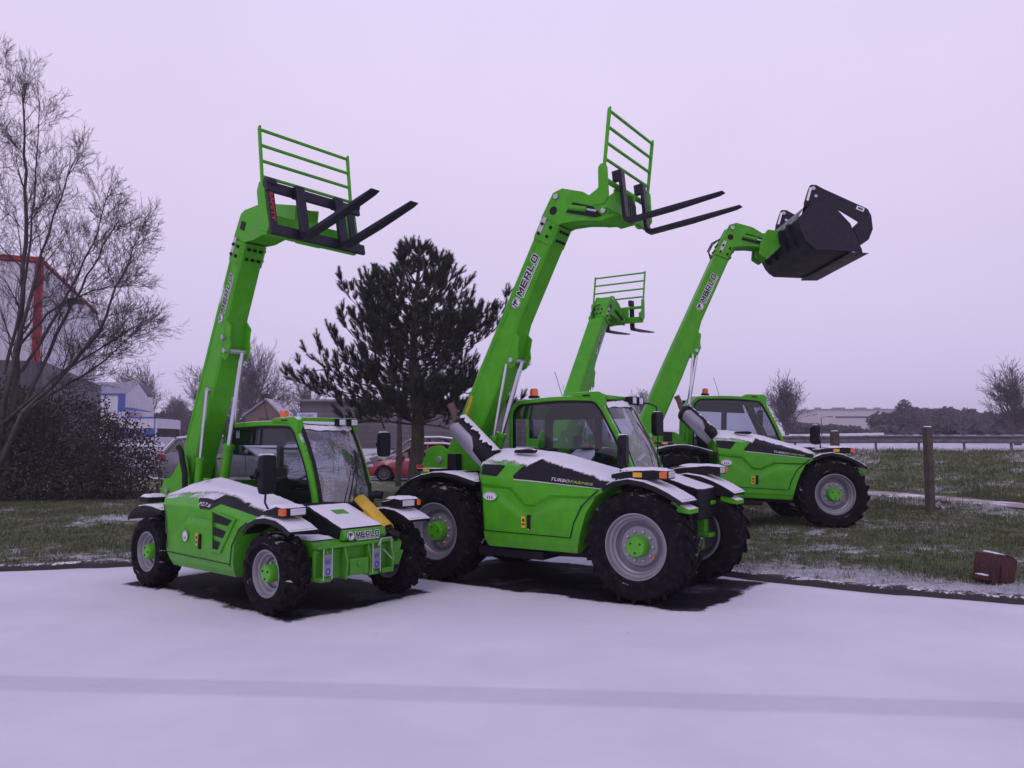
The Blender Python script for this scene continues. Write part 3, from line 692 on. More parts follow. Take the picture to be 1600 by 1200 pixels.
# ---- pine
def pine(x, y, h, seed):
    r = random.Random(seed); root = empty('pine_tree', (x, y, terrain(x, y)))
    tk = TreeMesh(); q = V(0, 0, 0)
    for i in range(12):
        nq = V(.08 * sin(i * .7), .05 * cos(i), h * .93 * (i + 1) / 12); tk.seg(q, nq, .23 * (1 - .85 * i / 12), .23 * (1 - .85 * (i + 1) / 12), 12); q = nq
    tk.obj('trunk', 'pinebark', root)
    br = TreeMesh(); nd = TreeMesh(); NV, NF = [], []
    def shoot(p, d, L):
        d = d.normalized(); a = d.orthogonal().normalized(); b = d.cross(a); br.seg(p, p + d * L, .012, .006, 3); N = int(16 + L * 165)
        for k in range(N):
            t = (k + r.random()) / N; c = p + d * L * t; an = r.random() * 2 * pi; side = a * cos(an) + b * sin(an)
            ln = r.uniform(.10, .155) * (1 - .25 * t); tip = c + (side * r.uniform(.55, .9) + d * r.uniform(.55, .95)).normalized() * ln + V(0, 0, .01); w = d.cross(side) * .0068; o = len(NV)
            NV.extend(((c + w)[:], (c - w)[:], tip[:])); NF.append((o, o + 1, o + 2))
    prof = [(1.9, 2.2), (2.3, 2.75), (2.8, 2.75), (3.4, 2.45), (4.1, 2.15), (4.7, 1.75), (5.3, 1.3), (5.9, .85), (6.4, .45), (6.9, .15)]
    def arm(p, d, L, rad, level):
        n = max(2, int(L / .28)); 
        for i in range(n):
            d = (d + V(0, 0, (.04 if p.z < 3.2 else .10) if level == 0 else .22) + rvec(r) * .16).normalized(); q_ = p + d * L / n; br.seg(p, q_, rad * (1 - .8 * i / n), rad * (1 - .8 * (i + 1) / n), 4); p = q_
            if level == 0 and i >= 1:
                for sg in (-1, 1):
                    if r.random() < .85:
                        sd = V(-d.y, d.x, 0) * sg; arm(p, (d * .8 + sd * r.uniform(.5, 1.1) + V(0, 0, r.uniform(-.1, .5))).normalized(), min(.95, L * .34) * r.uniform(.6, 1.15) * (1.1 - .5 * i / n), .014, 1)
            elif level == 1 or i >= n - 1:
                for s_ in range(2): shoot(p, (d + rvec(r) * .7 + V(0, 0, .55)).normalized(), r.uniform(.16, .32))
        for s_ in range(2): shoot(p, (d + rvec(r) * .35 + V(0, 0, .6)).normalized(), r.uniform(.24, .38))
    z = 2.0
    while z < h * .94:
        R = interp(prof, z); nb = 7 if z < 4 else 6; a0 = r.random() * 6
        for k in range(nb):
            a = a0 + 2 * pi * k / nb + r.uniform(-.3, .3); Rr = R * r.choice((.62, .8, .95, 1.05, 1.15)); arm(V(0, 0, z), V(cos(a), sin(a), -.04 + .42 * max(0, z - 2.4) / 4.5).normalized(), Rr, .035, 0)
        z += .36
    arm(V(0, 0, 2.4), V(-1, .1, .02).normalized(), 3.3, .04, 0); arm(V(0, 0, 4.3), V(-.9, -.2, .20).normalized(), 2.5, .035, 0); arm(V(0, 0, 3.6), V(.95, -.1, .12).normalized(), 2.9, .035, 0)
    for k in range(6): shoot(V(0, 0, h * .93), V(r.uniform(-.5, .5), r.uniform(-.5, .5), 1), r.uniform(.3, .5))
    br.obj('limbs', 'pinebark', root); leaf_obj('crown', (NV, NF), 'needle', root)
    return tag(root, 'dark bushy pine tree behind the two front machines, shoots turned up', 'tree')
pine(-2.7, 22, 7.35, 5)
# thin trunk of a young tree in front of the red car
root = empty('young_tree', (-3.95, 27.5, terrain(-3.95, 27.5))); t_ = TreeMesh(); q = V(0, 0, 0); 
for i in range(6): nq = V(.03 * sin(i), 0, .62 * (i + 1)); t_.seg(q, nq, .12 - .01 * i, .11 - .01 * i, 10); q = nq
t_.obj('trunk', 'pinebark', root); t_ = TreeMesh(); r_ = random.Random(4)
for k in range(7): grow(t_, r_, V(0, 0, 2.2 + .2 * k), V(cos(k * 2.4), sin(k * 2.4), .9).normalized(), 1.3, .04, 1, 3, .1, .15, 3, .6, .006)
t_.obj('crown', 'twig', root); tag(root, 'thin straight trunk standing in front of the red car', 'tree')

# ---- big bare tree at the left edge
def left_tree():
    r = random.Random(21); D = 20; base = V(-13.2, 20.3, terrain(-13.2, 20.3)); root = empty('birch_tree', base)
    tk = TreeMesh(); cr_ = TreeMesh()
    def limb(pts, r0, r1, side=5, L=1.5, dens=.85, md=4):
        r0 *= .62; P = [V(*p) - base for p in pts]; P = [V(p.x * .90, p.y, p.z * .97) for p in P]; out = []
        for i in range(len(P) - 1):
            for k in range(4): out.append(P[i].lerp(P[i + 1], k / 4) + rvec(r) * .03)
        out.append(P[-1]); N = len(out) - 1
        for i in range(N):
            ra, rb = r0 + (r1 - r0) * i / N, r0 + (r1 - r0) * (i + 1) / N; (tk if ra > .035 else cr_).seg(out[i], out[i + 1], ra, rb, 8 if ra > .035 else 5)
            if i > N * .30:
                d = (out[i + 1] - out[i]).normalized()
                for k in range(2):
                    if r.random() < dens: grow(cr_, r, out[i + 1], (d + rvec(r) * .8).normalized(), L * r.uniform(.5, 1.1) * (1.3 - .6 * i / N), max(.006, ra * .35), 1, md, .05, .13, 2, .55, .0030)
        for k in range(3): grow(cr_, r, out[-1], (out[-1] - out[-3] + rvec(r) * .05).normalized(), L * .55, r1, 2, md, .04, .12, 2, .5, .0030)
    z0 = base.z
    limb([(-13.0, 20.3, z0), (-12.75, 20.2, 2.6), (-12.55, 20.0, 4.5), (-12.5, 20, 7.0), (-12.6, 20, 9.0), (-12.75, 20, 10.8)], .16, .02, L=1.5)
    limb([(-13.2, 20.3, z0), (-12.9, 20.0, 2.8), (-12.2, 19.6, 4.6), (-11.6, 19.4, 6.6), (-11.0, 19.4, 8.6)], .13, .015, L=1.4)
    limb([(-13.1, 20.3, z0), (-12.6, 20.3, 2.6), (-11.6, 20.2, 4.6), (-10.8, 20.2, 6.2), (-10.2, 20.2, 7.3)], .11, .012, L=1.25)
    limb([(-13.2, 20.0, z0 + .2), (-12.1, 19.6, 2.5), (-10.9, 19.4, 3.4), (-9.8, 19.2, 4.6), (-9.25, 19.2, 6.0), (-8.85, 19.2, 6.9)], .12, .010, L=1.15)
    limb([(-12.9, 20, 1.4), (-11.9, 19.6, 2.6), (-10.6, 19.4, 3.3), (-9.6, 19.2, 3.8), (-9.0, 19.2, 4.4)], .09, .010, L=1.1)
    limb([(-13.2, 20.3, 1.2), (-13.6, 20, 4.0), (-13.8, 19.8, 7.0), (-13.7, 19.6, 9.5), (-13.6, 19.6, 11.2)], .12, .014, L=1.5)
    limb([(-12.6, 20.0, 4.2), (-11.9, 20.2, 5.2), (-10.9, 20.6, 5.9), (-9.9, 20.6, 6.0)], .06, .010, L=1.1)
    limb([(-12.9, 20.0, 2.2), (-11.7, 20.2, 3.4), (-10.4, 20.4, 4.3), (-9.4, 20.4, 4.9)], .07, .010, L=1.1)
    limb([(-12.9, 20, 3.5), (-12.3, 19.8, 6.0), (-12.0, 19.6, 8.2), (-12.0, 19.6, 10.4)], .07, .010, L=1.3)
    limb([(-12.4, 20, 3.6), (-11.3, 19.8, 5.2), (-10.4, 19.8, 7.0), (-10.1, 19.8, 8.2)], .07, .010, L=1.1)
    limb([(-13.2, 20, 2.0), (-13.1, 19.4, 5.0), (-13.3, 19.2, 8.0), (-13.2, 19.2, 10.9)], .09, .010, L=1.4)
    tk.obj('trunk', 'bark', root); cr_.obj('crown', 'twig', root); return tag(root, 'big bare tree with many fine twigs fanning out at the left edge', 'tree')
left_tree()

# ---- evergreen bush at the left
zb = .2
root = empty('evergreen_bush', (-12.0, 21.2, zb))
bl = [(-3.4, 0, 1.35, 1.7, 1.5, 1.7), (-1.6, -.2, 1.5, 1.6, 1.6, 1.75), (.1, 0, 1.35, 1.4, 1.5, 1.55), (1.3, .1, 1.0, 1.15, 1.3, 1.25), (2.0, 0, .55, .7, .9, .8), (-.9, -.5, .6, 2.4, 1.3, .7), (-5.2, 0, 1.3, 1.7, 1.5, 1.5), (-2.9, -.4, .7, 1.6, 1.4, .8), (.6, -.5, .45, 1.6, 1.0, .6)]
leaf_obj('foliage', leaf_cloud(bl, 52000, .042, 3, 1.1, 0, .5), 'bush', root)
t_ = TreeMesh(); r_ = random.Random(9)
for k in range(46): a = r_.uniform(-4.6, 2.0); grow(t_, r_, V(a, r_.uniform(-.8, .3), .15), (V(r_.uniform(-.4, .4), r_.uniform(-.4, .2), 1)).normalized(), r_.uniform(1.3, 2.1) * (1 if a < .6 else .65), .022, 1, 3, .04, .2, 3, .7, .005)
t_.obj('twigs', 'twig', root); tag(root, 'large dark evergreen bush flecked with snow at the left', 'bush')

# ---- distant bare trees
far = 'bare trees in the distance'
for (nm, px, D, top, lab, sd, kw) in (
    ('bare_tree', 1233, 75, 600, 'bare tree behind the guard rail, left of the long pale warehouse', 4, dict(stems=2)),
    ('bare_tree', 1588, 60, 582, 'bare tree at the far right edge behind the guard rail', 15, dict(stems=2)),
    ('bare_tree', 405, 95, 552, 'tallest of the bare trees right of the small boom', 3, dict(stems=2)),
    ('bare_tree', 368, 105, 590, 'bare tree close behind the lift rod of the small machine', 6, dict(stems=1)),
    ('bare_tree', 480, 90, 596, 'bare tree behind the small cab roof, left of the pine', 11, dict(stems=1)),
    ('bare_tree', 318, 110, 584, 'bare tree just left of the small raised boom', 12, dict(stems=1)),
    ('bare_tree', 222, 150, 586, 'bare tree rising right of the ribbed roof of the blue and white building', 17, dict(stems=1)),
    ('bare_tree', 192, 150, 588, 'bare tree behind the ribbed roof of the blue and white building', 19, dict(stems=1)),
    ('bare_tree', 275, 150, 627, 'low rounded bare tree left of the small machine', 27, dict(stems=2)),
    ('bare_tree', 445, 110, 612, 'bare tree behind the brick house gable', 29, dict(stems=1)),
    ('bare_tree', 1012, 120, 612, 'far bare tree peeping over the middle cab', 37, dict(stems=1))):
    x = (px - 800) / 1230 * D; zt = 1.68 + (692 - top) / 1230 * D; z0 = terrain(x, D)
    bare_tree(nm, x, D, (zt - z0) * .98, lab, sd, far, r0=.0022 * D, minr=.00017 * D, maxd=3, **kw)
# hedges and woods: masses
def mass(name, spec, n, size, label, seed, m='hedge'):
    """spec: (px0, px1, D, top0, top1)"""
    bl = []
    for (p0, p1, D, t0, t1) in spec:
        r = random.Random(seed); n_ = max(2, int((p1 - p0) / 14))
        for i in range(n_):
            f = i / (n_ - 1); px = p0 + (p1 - p0) * f; x = (px - 800) / 1230 * D; z0 = terrain(x, D); top = t0 + (t1 - t0) * f + r.uniform(-4, 6); h = 1.68 + (692 - top) / 1230 * D - z0
            w = (p1 - p0) / n_ / 1230 * D; bl.append((x, D + r.uniform(-2, 2), z0 + h * .45, w * 1.1, 3, h * .55))
    o = leaf_obj(name, leaf_cloud(bl, n, size, seed, 1.3, None, .3), m); return tag(o, label, name.replace('_', ' '), kind='stuff')
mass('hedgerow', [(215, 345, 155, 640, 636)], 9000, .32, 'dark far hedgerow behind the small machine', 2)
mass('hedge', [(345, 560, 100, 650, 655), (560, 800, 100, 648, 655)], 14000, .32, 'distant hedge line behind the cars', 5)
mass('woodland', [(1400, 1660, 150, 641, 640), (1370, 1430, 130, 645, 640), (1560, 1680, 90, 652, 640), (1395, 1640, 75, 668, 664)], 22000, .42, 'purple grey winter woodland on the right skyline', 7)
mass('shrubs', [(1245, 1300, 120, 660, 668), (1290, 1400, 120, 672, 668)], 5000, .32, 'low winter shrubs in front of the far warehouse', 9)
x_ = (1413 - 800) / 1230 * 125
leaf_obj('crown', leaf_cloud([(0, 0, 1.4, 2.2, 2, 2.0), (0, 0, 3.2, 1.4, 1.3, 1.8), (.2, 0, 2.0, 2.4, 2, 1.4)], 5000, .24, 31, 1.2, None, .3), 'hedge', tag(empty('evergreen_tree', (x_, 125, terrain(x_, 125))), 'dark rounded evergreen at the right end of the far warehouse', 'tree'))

# ------------------------------------------------------------------ buildings
def cladding(name, col, scale=3.0, depth=.15, var=.06, horizontal=False, snow=0):
    m, t, b = newmat(name); tcn = t.nodes.new('ShaderNodeTexCoord'); s = t.nodes.new('ShaderNodeSeparateXYZ'); t.links.new(tcn.outputs['Object'], s.inputs[0])
    src = s.outputs[2] if horizontal else math_(t, 'ADD', s.outputs[0], s.outputs[1]); w = math_(t, 'FRACT', math_(t, 'MULTIPLY', src, scale)); w = math_(t, 'ABSOLUTE', math_(t, 'SUBTRACT', w, .5))
    n = noise_node(t, .8, 5); c = mixc(t, maprange(t, n, .3, .7), tuple(k * (1 - var) for k in col), tuple(k * (1 + var) for k in col)); c = mixc(t, maprange(t, w, .42, .48, 0, .45), c, tuple(k * .5 for k in col))
    t.links.new(c, b.inputs['Base Color']); b.inputs['Roughness'].default_value = .6
    bp = t.nodes.new('ShaderNodeBump'); bp.inputs['Strength'].default_value = .5; bp.inputs['Distance'].default_value = depth; t.links.new(w, bp.inputs['Height']); t.links.new(bp.outputs[0], b.inputs['Normal']); return m
M['wallgrey'] = cladding('pale_cladding', (.66, .64, .70), 2.5); M['walldark'] = cladding('slate_cladding', (.075, .078, .095), 3); M['redframe'] = mat('red_frame', (.32, .012, .02), .5); M['roofgrey'] = mat('grey_roof', (.2, .2, .23), .7, snow=.45)
M['wallwhite'] = cladding('white_cladding', (.56, .54, .60), 1.2); M['blue'] = cladding('blue_cladding', (.015, .06, .30), 1.5); M['winglass'] = mat('dark_window', (.04, .045, .055), .15); M['brick'] = mat('brown_brick', (.15, .085, .065), .9, var=.3, bump=.3)
M['plank'] = cladding('timber_boards', (.125, .105, .115), 3.2, .05, .25, True); M['farwall'] = mat('warehouse_wall', (.46, .42, .44), .7, var=.06); M['signwhite'] = mat('sign_white', (.6, .6, .66), .5)
def obox(mb, o, ex, ey, a0, a1, b0, b1, z0, z1):
    """box in a frame with origin o and horizontal unit vectors ex, ey"""
    P = [o + ex * a + ey * b for a, b in ((a0, b0), (a1, b0), (a1, b1), (a0, b1))]
    mb.add([(p.x, p.y, z0) for p in P] + [(p.x, p.y, z1) for p in P], [(3, 2, 1, 0), (4, 5, 6, 7), (0, 1, 5, 4), (1, 2, 6, 5), (2, 3, 7, 6), (3, 0, 4, 7)])
# red framed unit: corner at (-21.2,35)
O = V(-21.2, 35, 0); E1 = V(-.333, .943, 0); E2 = V(-.943, -.333, 0)   # along the right wall / along the front
root = empty('industrial_unit', (O.x, O.y, 0)); Z = V(0, 0, 0)
w = MB().use('wallgrey'); obox(w, Z, E1, E2, 0, 15.6, 0, 20, 5.3, 9.75); w.build('wall', root)
w = MB().use('walldark'); obox(w, Z, E1, E2, -.3, 15.9, -.3, 20, -.2, 5.3); w.build('lower_wall', root)
w = MB().use('redframe'); obox(w, Z, E1, E2, -.08, .12, -.08, .24, 5.3, 9.8); w.build('corner_post', root)
w = MB().use('redframe'); obox(w, Z, E1, E2, -.10, .12, -.08, 20.1, 9.80, 10.02); obox(w, Z, E1, E2, .12, 15.8, -.06, .12, 9.84, 9.96); w.build('fascia', root)
w = MB().use('roofgrey'); obox(w, Z, E1, E2, .12, 15.6, .12, 20, 9.75, 9.9); w.build('roof', root)
w = MB().use('dark'); obox(w, Z, E1, E2, 5.2, 6.0, -.8, -.12, 8.9, 9.1); obox(w, Z, E1, E2, 5.5, 5.65, -.3, -.1, 8.6, 8.9); w.build('wall_lamp', root)
tag(root, 'pale industrial unit with a red corner post behind the big bare tree', 'building')
# blue and white works building
def AT(px, py, D): return V((px - 800) / 1230 * D, D, 1.68 + (692 - py) / 1230 * D)
D = 118.; root = empty('works_building', (AT(148, 692, D).x, D, 1.2)); ox = AT(148, 692, D).x; sc_ = D / 1230
def X(px): return (px - 148) * sc_
def Zp(py): return 1.68 + (692 - py) * sc_ - 1.2
w = MB().use('wallwhite'); obox(w, Z, V(1, 0, 0), V(0, 1, 0), X(100), X(195), 0, 9, 0, Zp(616))
w.add([(X(195), 0, 0), (X(216), 5, 0), (X(216), 5, Zp(632)), (X(203), 2.4, Zp(597)), (X(195), 0, Zp(616))], [(0, 1, 2, 3, 4)]); w.build('wall', root)
w = MB().use('blue'); obox(w, Z, V(1, 0, 0), V(0, 1, 0), X(184), X(195) + .02, -.05, .0, 0, Zp(615)); w.build('blue_panel', root)
w = MB().use('roofgrey'); rb = []
n = 26
for i in range(n * 2 + 1): a = X(100) + (X(195) - X(100)) * i / (2 * n); s_ = (X(205) - X(195)); rb.append([(a, -.1, Zp(616) + (.16 if i % 2 else 0)), (a + s_, 2.5, Zp(596) + (.16 if i % 2 else 0)), (a + s_ * 1.9, 6, Zp(612))])
M['ribroof'] = mat('ribbed_snowy_roof', (.30, .30, .36), .6, snow=.30, sn_scale=2); w.use('ribroof').grid(rb); w.build('roof', root, angle=20)
w = MB().use('blue'); obox(w, Z, V(1, 0, 0), V(0, 1, 0), X(100), X(195), -.15, -.05, Zp(618), Zp(615)); w.build('fascia', root)
w = MB().use('wallwhite'); obox(w, Z, V(1, 0, 0), V(0, 1, 0), X(207), X(261), -4, 4, Zp(670), Zp(655)); obox(w, Z, V(1, 0, 0), V(0, 1, 0), X(207), X(261), -3.9, 4, 0, Zp(683)); obox(w, Z, V(1, 0, 0), V(0, 1, 0), X(204), X(213), -3.6, 4, 0, Zp(645)); obox(w, Z, V(1, 0, 0), V(0, 1, 0), X(262), X(265), -4, 4, 0, Zp(656)); w.build('annex_wall', root)
w = MB().use('blue'); obox(w, Z, V(1, 0, 0), V(0, 1, 0), X(207), X(265), -3.95, 3.9, Zp(683), Zp(670)); obox(w, Z, V(1, 0, 0), V(0, 1, 0), X(210), X(262), -4.1, -4, Zp(655), Zp(653)); obox(w, Z, V(1, 0, 0), V(0, 1, 0), X(261), X(262), -4.1, -3.9, 0, Zp(653)); w.add([(X(203), -3, Zp(637)), (X(233), -3, Zp(643)), (X(233), 1, Zp(643)), (X(203), 1, Zp(637)), (X(203), -3, Zp(640)), (X(233), -3, Zp(644)), (X(233), 1, Zp(644)), (X(203), 1, Zp(640))], [(0, 1, 2, 3), (0, 4, 5, 1), (1, 5, 6, 2), (7, 6, 5, 4)]); w.build('blue_band', root)
w = MB().use('winglass'); obox(w, Z, V(1, 0, 0), V(0, 1, 0), X(233), X(244), -4.02, -3.9, Zp(681), Zp(672)); wo = w.build('window', root); w = MB().use('signwhite')
for a, b in ((232, 233), (238, 238.8), (244, 245)): obox(w, Z, V(1, 0, 0), V(0, 1, 0), X(a), X(b), -4.06, -3.96, Zp(682), Zp(671))
w.build('frame', wo)
tag(root, 'blue and white works building with a ribbed snowy roof beyond the bush', 'building')
# brick house
D = 92.; sc_ = D / 1230; c = AT(411, 692, D); root = empty('brick_house', (c.x, D, terrain(c.x, D))); tz = 1.68 - terrain(c.x, D)
zz = lambda py: tz + (692 - py) * sc_; xx = lambda px: (px - 411) * sc_
w = MB().use('brick'); w.prism([(xx(384), 0), (xx(440), 0), (xx(440), zz(652)), (xx(416), zz(627)), (xx(384), zz(651))], 0, 7); w.build('wall', root)
w = MB().use('roofgrey'); w.prism([(xx(380), zz(652)), (xx(416), zz(625)), (xx(416), zz(622.5)), (xx(379), zz(649.5))], -.4, 7.4); w.prism([(xx(416), zz(625)), (xx(444), zz(654)), (xx(445), zz(651)), (xx(416), zz(622.5))], -.4, 7.4); rf = w.build('roof', root)
w = MB().use('brick').box((xx(398), 4, zz(627)), (.9, .9, 2.2)); w.build('chimney', rf)
w = MB().use('winglass').box((xx(412), -.02, zz(662)), (1.2, .06, 1.3)); w.build('window', root); tag(root, 'brown brick house gable with snow on its roof edge behind the small cab', 'house')
# timber clad shed behind the cars
root = empty('timber_shed', (-4.5, 46, terrain(-4.5, 46))); w = MB().use('plank'); w.box((0.5, 2, 1.25), (16.5, 5, 2.9)); w.build('wall', root)
w = MB().use('roofgrey'); w.box((.5, 2, 2.76), (17, 5.6, .12)); w.build('roof', root); w = MB().use('wallwhite').box((-1.35, -.53, 1.95), (.8, .06, .5)); w.build('window', root)
tag(root, 'long low shed of dark horizontal boards behind the parked cars', 'shed')
# warehouse on the skyline
D = 240.; sc_ = D / 1230; c = AT(1350, 692, D); root = empty('warehouse', (c.x, D, terrain(c.x, D))); tz = 1.68 - terrain(c.x, D); xx = lambda px: (px - 1350) * sc_; zz = lambda py: tz + (692 - py) * sc_
w = MB().use('farwall'); w.box(((xx(1278) + xx(1440)) / 2, 15, zz(641) / 2), (xx(1440) - xx(1278), 30, zz(641))); w.build('wall', root)
w = MB().use('roofgrey'); w.box(((xx(1278) + xx(1440)) / 2, 15, zz(641) + .2), (xx(1440) - xx(1278) + .6, 30.6, .4)); 
for px in (1290, 1318, 1328, 1354, 1362, 1385): w.box((xx(px), 6, zz(641) + .7), (1.6, 1.6, .7))
w.build('roof', root); w = MB().use('dark').box(((xx(1305) + xx(1412)) / 2, -.05, zz(652)), (xx(1412) - xx(1305), .1, .5)); w.build('stripe', root)
tag(root, 'long pale warehouse with a thin dark stripe on the right skyline', 'building')
# blue lettered sign behind the small cab
c = AT(480, 655, 42.); root = empty('shop_sign', (c.x, 42, terrain(c.x, 42))); hz = c.z - terrain(c.x, 42); k_ = 42 / 1230
w = MB().use('bluetext').box((0, 0, hz), (34 * k_, .06, 22 * k_)); bd = w.build('board', root); w = MB().use('signwhite').box((0, -.04, hz), (32 * k_, .02, 20 * k_)); w.use('bluetext'); put_text(w, 'RESTAURANT', (-.36, -.053, hz + .12), (1, 0, 0), (0, 0, 1), .13, .72, .02); put_text(w, 'BEAULIEU', (-.46, -.053, hz - .12), (1, 0, 0), (0, 0, 1), .2, .92, .05); w.build('panel', bd)
w = MB().use('steel')
for q in (-.4, .4): w.tube([(q, .03, 0), (q, .03, hz - .3)], .04, 8)
w.build('post', root); tag(root, 'small white sign with blue lettering just above the small cab roof', 'sign')
def street_lamp(px, top, D, side, lab):
    c = AT(px, top, D); z0 = terrain(c.x, D); root = empty('street_lamp', (c.x, D, z0)); h = c.z - z0; w = MB().use('dark'); w.tube([(0, 0, 0), (0, 0, h - .1)], [.08, .05], 8); w.tube([(0, 0, h - .12), (side * .15, 0, h), (side * 1.1, 0, h + .08)], .045, 6); w.build('pole', root)
    w = MB().use('dark').box((side * 1.25, 0, h + .06), (.7, .25, .12)); w.build('lamp_head', root, bevel=.03); tag(root, lab, 'street lamp', 'street lamps in the distance')
street_lamp(484, 579, 70, 1, 'street lamp standing above the pine\'s lowest left shoots')
street_lamp(1283, 652, 110, 1, 'far street lamp left of the long warehouse')

# ------------------------------------------------------------------ guard rail, posts, block
M['rail'] = mat('galvanised_rail', (.16, .15, .18), .5, metal=.4, var=.25, snow=.12); M['timber'] = mat('weathered_timber', (.085, .066, .055), .9, var=.35, bump=.5, bscale=30, dirt=(.07, .08, .04), dirt_amt=.5)
root = empty('guard_rail', (14.3, 32, 0)); dr = V(.891, -.4545, 0)
w = MB().use('rail'); L_ = frange(-12, 40, 1.0); rows = []
for s_ in L_:
    p = dr * s_; z = terrain(14.3 + p.x, 32 + p.y) + .47 + .01 * sin(s_); q = p + V(-.4545, -.891, 0) * .0
    rows.append([(q.x - .4545 * d, q.y - .891 * d, z + h) for d, h in ((.0, .16), (.05, .13), (.05, .07), (.0, .04), (.0, -.04), (.05, -.07), (.05, -.13), (.0, -.16))])
w.grid(rows); w.build('rail', root, angle=50, solid=.006)
k = 0
for s_ in frange(-12, 40, 1.55):
    p = dr * s_; z = terrain(14.3 + p.x, 32 + p.y); w = MB().use('rail').box((p.x + .06, p.y + .12, z + .25), (.09, .12, .75), Matrix.Rotation(-.47, 3, 'Z')); w.build('post', root, bevel=.006)
tag(root, 'long steel guard rail on short posts along the road above the bank', 'guard rail')
for px, base, top, D, wd, lab in ((1448, 800, 665, 16.4, .14, 'tall square timber post standing on the grass before the gravel path'), (1303, 770, 672, 21.5, .18, 'timber post rising behind the front wheel of the right-hand machine')):
    x = (px - 800) / 1230 * D; z0 = terrain(x, D); h = 1.68 + (692 - top) / 1230 * D - z0; w = MB().use('timber'); w.box((0, 0, h / 2 - .03), (wd, wd, h), Matrix.Rotation(.25, 3, 'Z')); o = w.build('timber_post', bevel=.012); o.location = (x, D, z0)
    s = MB(); lumpy_snow(s, (0, 0, h - .032), (wd * .9, wd * .9, .02)); s.build('snow_layer', o); tag(o, lab, 'post', 'timber posts on the verge')
# rusty red block
M['rustblock'] = mat('rusty_red_metal', (.060, .018, .018), .85, var=.5, bump=.9, bscale=18, dirt=(.11, .05, .03), dirt_amt=.7, dscale=11)
x, y = 5.50, 9.12; z = terrain(x, y); r_ = random.Random(2)
w = MB().use('rustblock'); pr = [(-.19, -.02), (.16, -.03), (.21, .20), (.215, .30), (.02, .34), (-.19, .35), (-.225, .22)]
rows = []
for yy, k in ((-.15, .86), (-.13, 1.0), (-.04, 1.02), (.06, 1.0), (.14, .97), (.16, .85)): rows.append([(a * k + .035 * fbm(a * 7, yy * 7, b * 7), yy, b * (1 - .06 * (yy > 0)) * (.98 if k < 1 else 1) + .035 * fbm(a * 6, yy * 6, 3)) for a, b in pr + pr[:1]])
w.grid(rows); w.add([(a * .86, -.152, b * .97) for a, b in pr], [list(range(7))]); w.add([(a * .85, .162, b * .92) for a, b in pr], [list(range(7))])
o = w.build('rusty_block', bevel=.01); o.location = (x, y, z); o.rotation_euler = (.05, .10, .35); o.scale = (.86, .9, .95)
s = MB().use('rustblock'); s.box((-.30, -.05, .06), (.24, .12, .05), Matrix.Rotation(.1, 3, 'Y')); s.tube([(-.10, -.17, .02), (-.10, -.17, .22)], .018, 6); s.build('lug', o, bevel=.01)
s = MB(); lumpy_snow(s, (-.02, 0, .335), (.30, .16, .02), rot=Matrix.Rotation(.12, 3, 'Y')); lumpy_snow(s, (-.30, -.05, .085), (.18, .08, .015)); s.build('snow_layer', o); tag(o, 'rusty dark red block lying tilted on the grass at the right edge', 'block')

